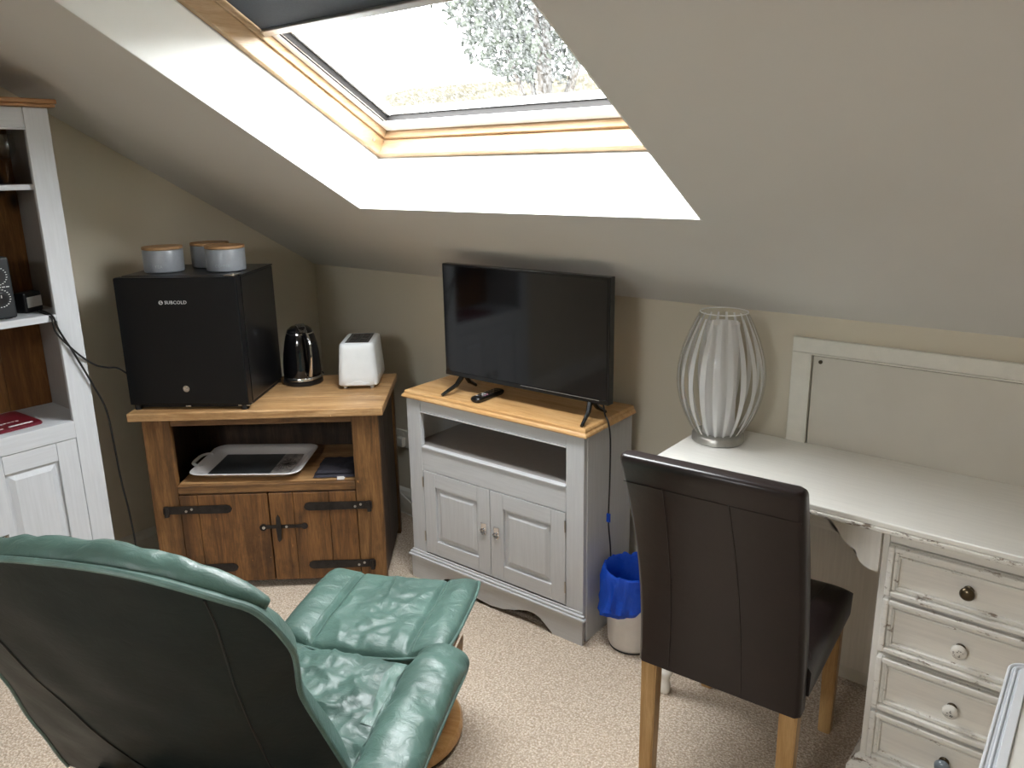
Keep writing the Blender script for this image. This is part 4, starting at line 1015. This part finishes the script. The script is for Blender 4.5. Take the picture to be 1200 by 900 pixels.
for s_ in (-1, 1):
    bm = BM(); n_ = 14
    def up(u, v, s_=s_): return Vector((s_*(.165+.055*math.sin(v*PI*.5)), -.045+u*.09, .048+v*.285))
    sheet(bm, up, 4, n_); bmesh.ops.solidify(bm, geom=bm.faces[:], thickness=.014*s_); obj('upright', bm, 'bent', FS, True)
obj('top_bar', box(-.21, .21, -.045, .045, .322, .336, bev=.003), 'bent', FS)

# ================================================================= WHITE TABLE AT RIGHT EDGE
WT = thing('side_table', 'white table with a grooved rounded edge at the right frame edge', 'table', (3.143, -.855, 0))
tl_, tw_ = .62, .70; zt = .75
def ringtop(bm, a, b_, z0, z1, r0):   # frame strip between inset a and b
    def lp_(o, z): return [(x+tw_/2, y-tl_/2, z) for x, y in rrect(tw_/2-o, tl_/2-o, max(.004, r0-o), 6)]
    return loft(bm, [lp_(a+.0008, z0), lp_(a, z0+.002), lp_(a, z1-.002), lp_(a+.0015, z1), lp_(b_-.0015, z1), lp_(b_, z1-.002), lp_(b_, z0)], False, False)
for a, b_, z1 in ((0, .005, .748), (.0052, .010, .7455), (.0102, .0145, .7485), (.0147, .019, .7455), (.0192, .034, .751)):
    bm = BM(); ringtop(bm, a, b_, .722, z1, .03); obj('edge_moulding', bm, 'wtable', WT, 30)
obj('top_panel', box(.0345, tw_-.0345, -tl_+.0345, -.0345, .724, .7470, bev=.001), 'wpanel', WT)
bm = BM(); ringbox(bm, .03, tw_-.03, .66, .7215, .02, 0, .02, .001)
bm.free()
for a in ((.03, tw_-.03, -.05, -.03), (.03, tw_-.03, -tl_+.03, -tl_+.05), (.03, .05, -tl_+.05, -.05), (tw_-.05, tw_-.03, -tl_+.05, -.05)):
    obj('apron', box(a[0], a[1], a[2], a[3], .66, .7215), 'wtable', WT)
for x in (.028, tw_-.068):
    for y in (-.068, -tl_+.028):
        obj('leg', box(x, x+.04, y, y+.04, 0, .6595), 'wtable', WT)

# ================================================================= SOCKET AND CABLES
SK = thing('wall_socket', 'white wall socket between the two cabinets', 'socket', (.560, 0, .385))
obj('face_plate', box(-.073, .073, -.010, -.0005, -.043, .043, bev=.003), 'trim', SK)
for x in (-.036, .036): obj('switch', box(x-.006, x+.006, -.013, -.0102, .018, .032, bev=.001), 'trim', SK)
for dx in (-.04, .03): obj('plug', box(dx-.022, dx+.022, -.035, -.0105, -.035, .012, bev=.005), 'trim', SK)
def cable(label, pts, r, mat='cable'):
    bm = BM(); tube(bm, pts, r, 8, n=6); o = obj('cable', bm, mat, None, True); return tag(o, label, 'cable')
cable('white cable sagging from the wall socket behind the rustic cabinet', [(.55, -.034, .35), (.545, -.06, .25), (.56, -.055, .16), (.66, -.05, .09), (.80, -.05, .03), (.95, -.06, .012)], .0035, 'wcable')
cable('white cable lying along the skirting board between the cabinets', [(.45, -.06, .008), (.62, -.045, .02), (.74, -.05, .012), (1.02, -.05, .008)], .0035, 'wcable')
cable('black cable drooping from the bookshelf over its stile and down to the floor', [bsw(-.085, .10, 1.178), bsw(-.088, -.004, 1.168), bsw(-.078, -.010, 1.12), (.364, -1.310, 1.03), (.362, -1.262, .90), (.352, -1.228, .80), (.335, -1.212, .66), (.31, -1.196, .50), (.29, -1.176, .36), (.27, -1.162, .22), (.262, -1.160, .08), (.262, -1.158, .006)], .0036)
cable('black cable drooping from the bookshelf shelf across to the mini fridge', [bsw(-.10, .10, 1.178), bsw(-.094, -.003, 1.166), bsw(-.086, -.008, 1.11), (.362, -1.300, 1.03), (.350, -1.245, .975), (.33, -1.195, .950), (.31, -1.15, .935), (.29, -1.10, .895), (.28, -1.06, .875), (.285, -1.02, .87)], .0034)
cable('black power cord lying on the floor behind the left end of the rustic cabinet', [(.262, -1.13, .006), (.20, -1.10, .02), (.15, -1.04, .012), (.12, -.96, .008), (.16, -.86, .008)], .0036)
cable('black television cable hanging down the side of the grey cabinet into the bin corner', [(1.86, -.235, .855), (1.885, -.262, .822), (1.905, -.272, .80), (1.916, -.275, .74), (1.918, -.278, .60), (1.914, -.276, .48), (1.906, -.262, .42), (1.910, -.255, .34), (1.906, -.24, .25)], .003)
o = obj('cable_tie', box(-.007, .007, -.004, .004, -.016, .016, bev=.002), 'bag', None, False, (1.914, -.2765, .455)); tag(o, 'small blue tag tied around the television cable', 'cable tag')
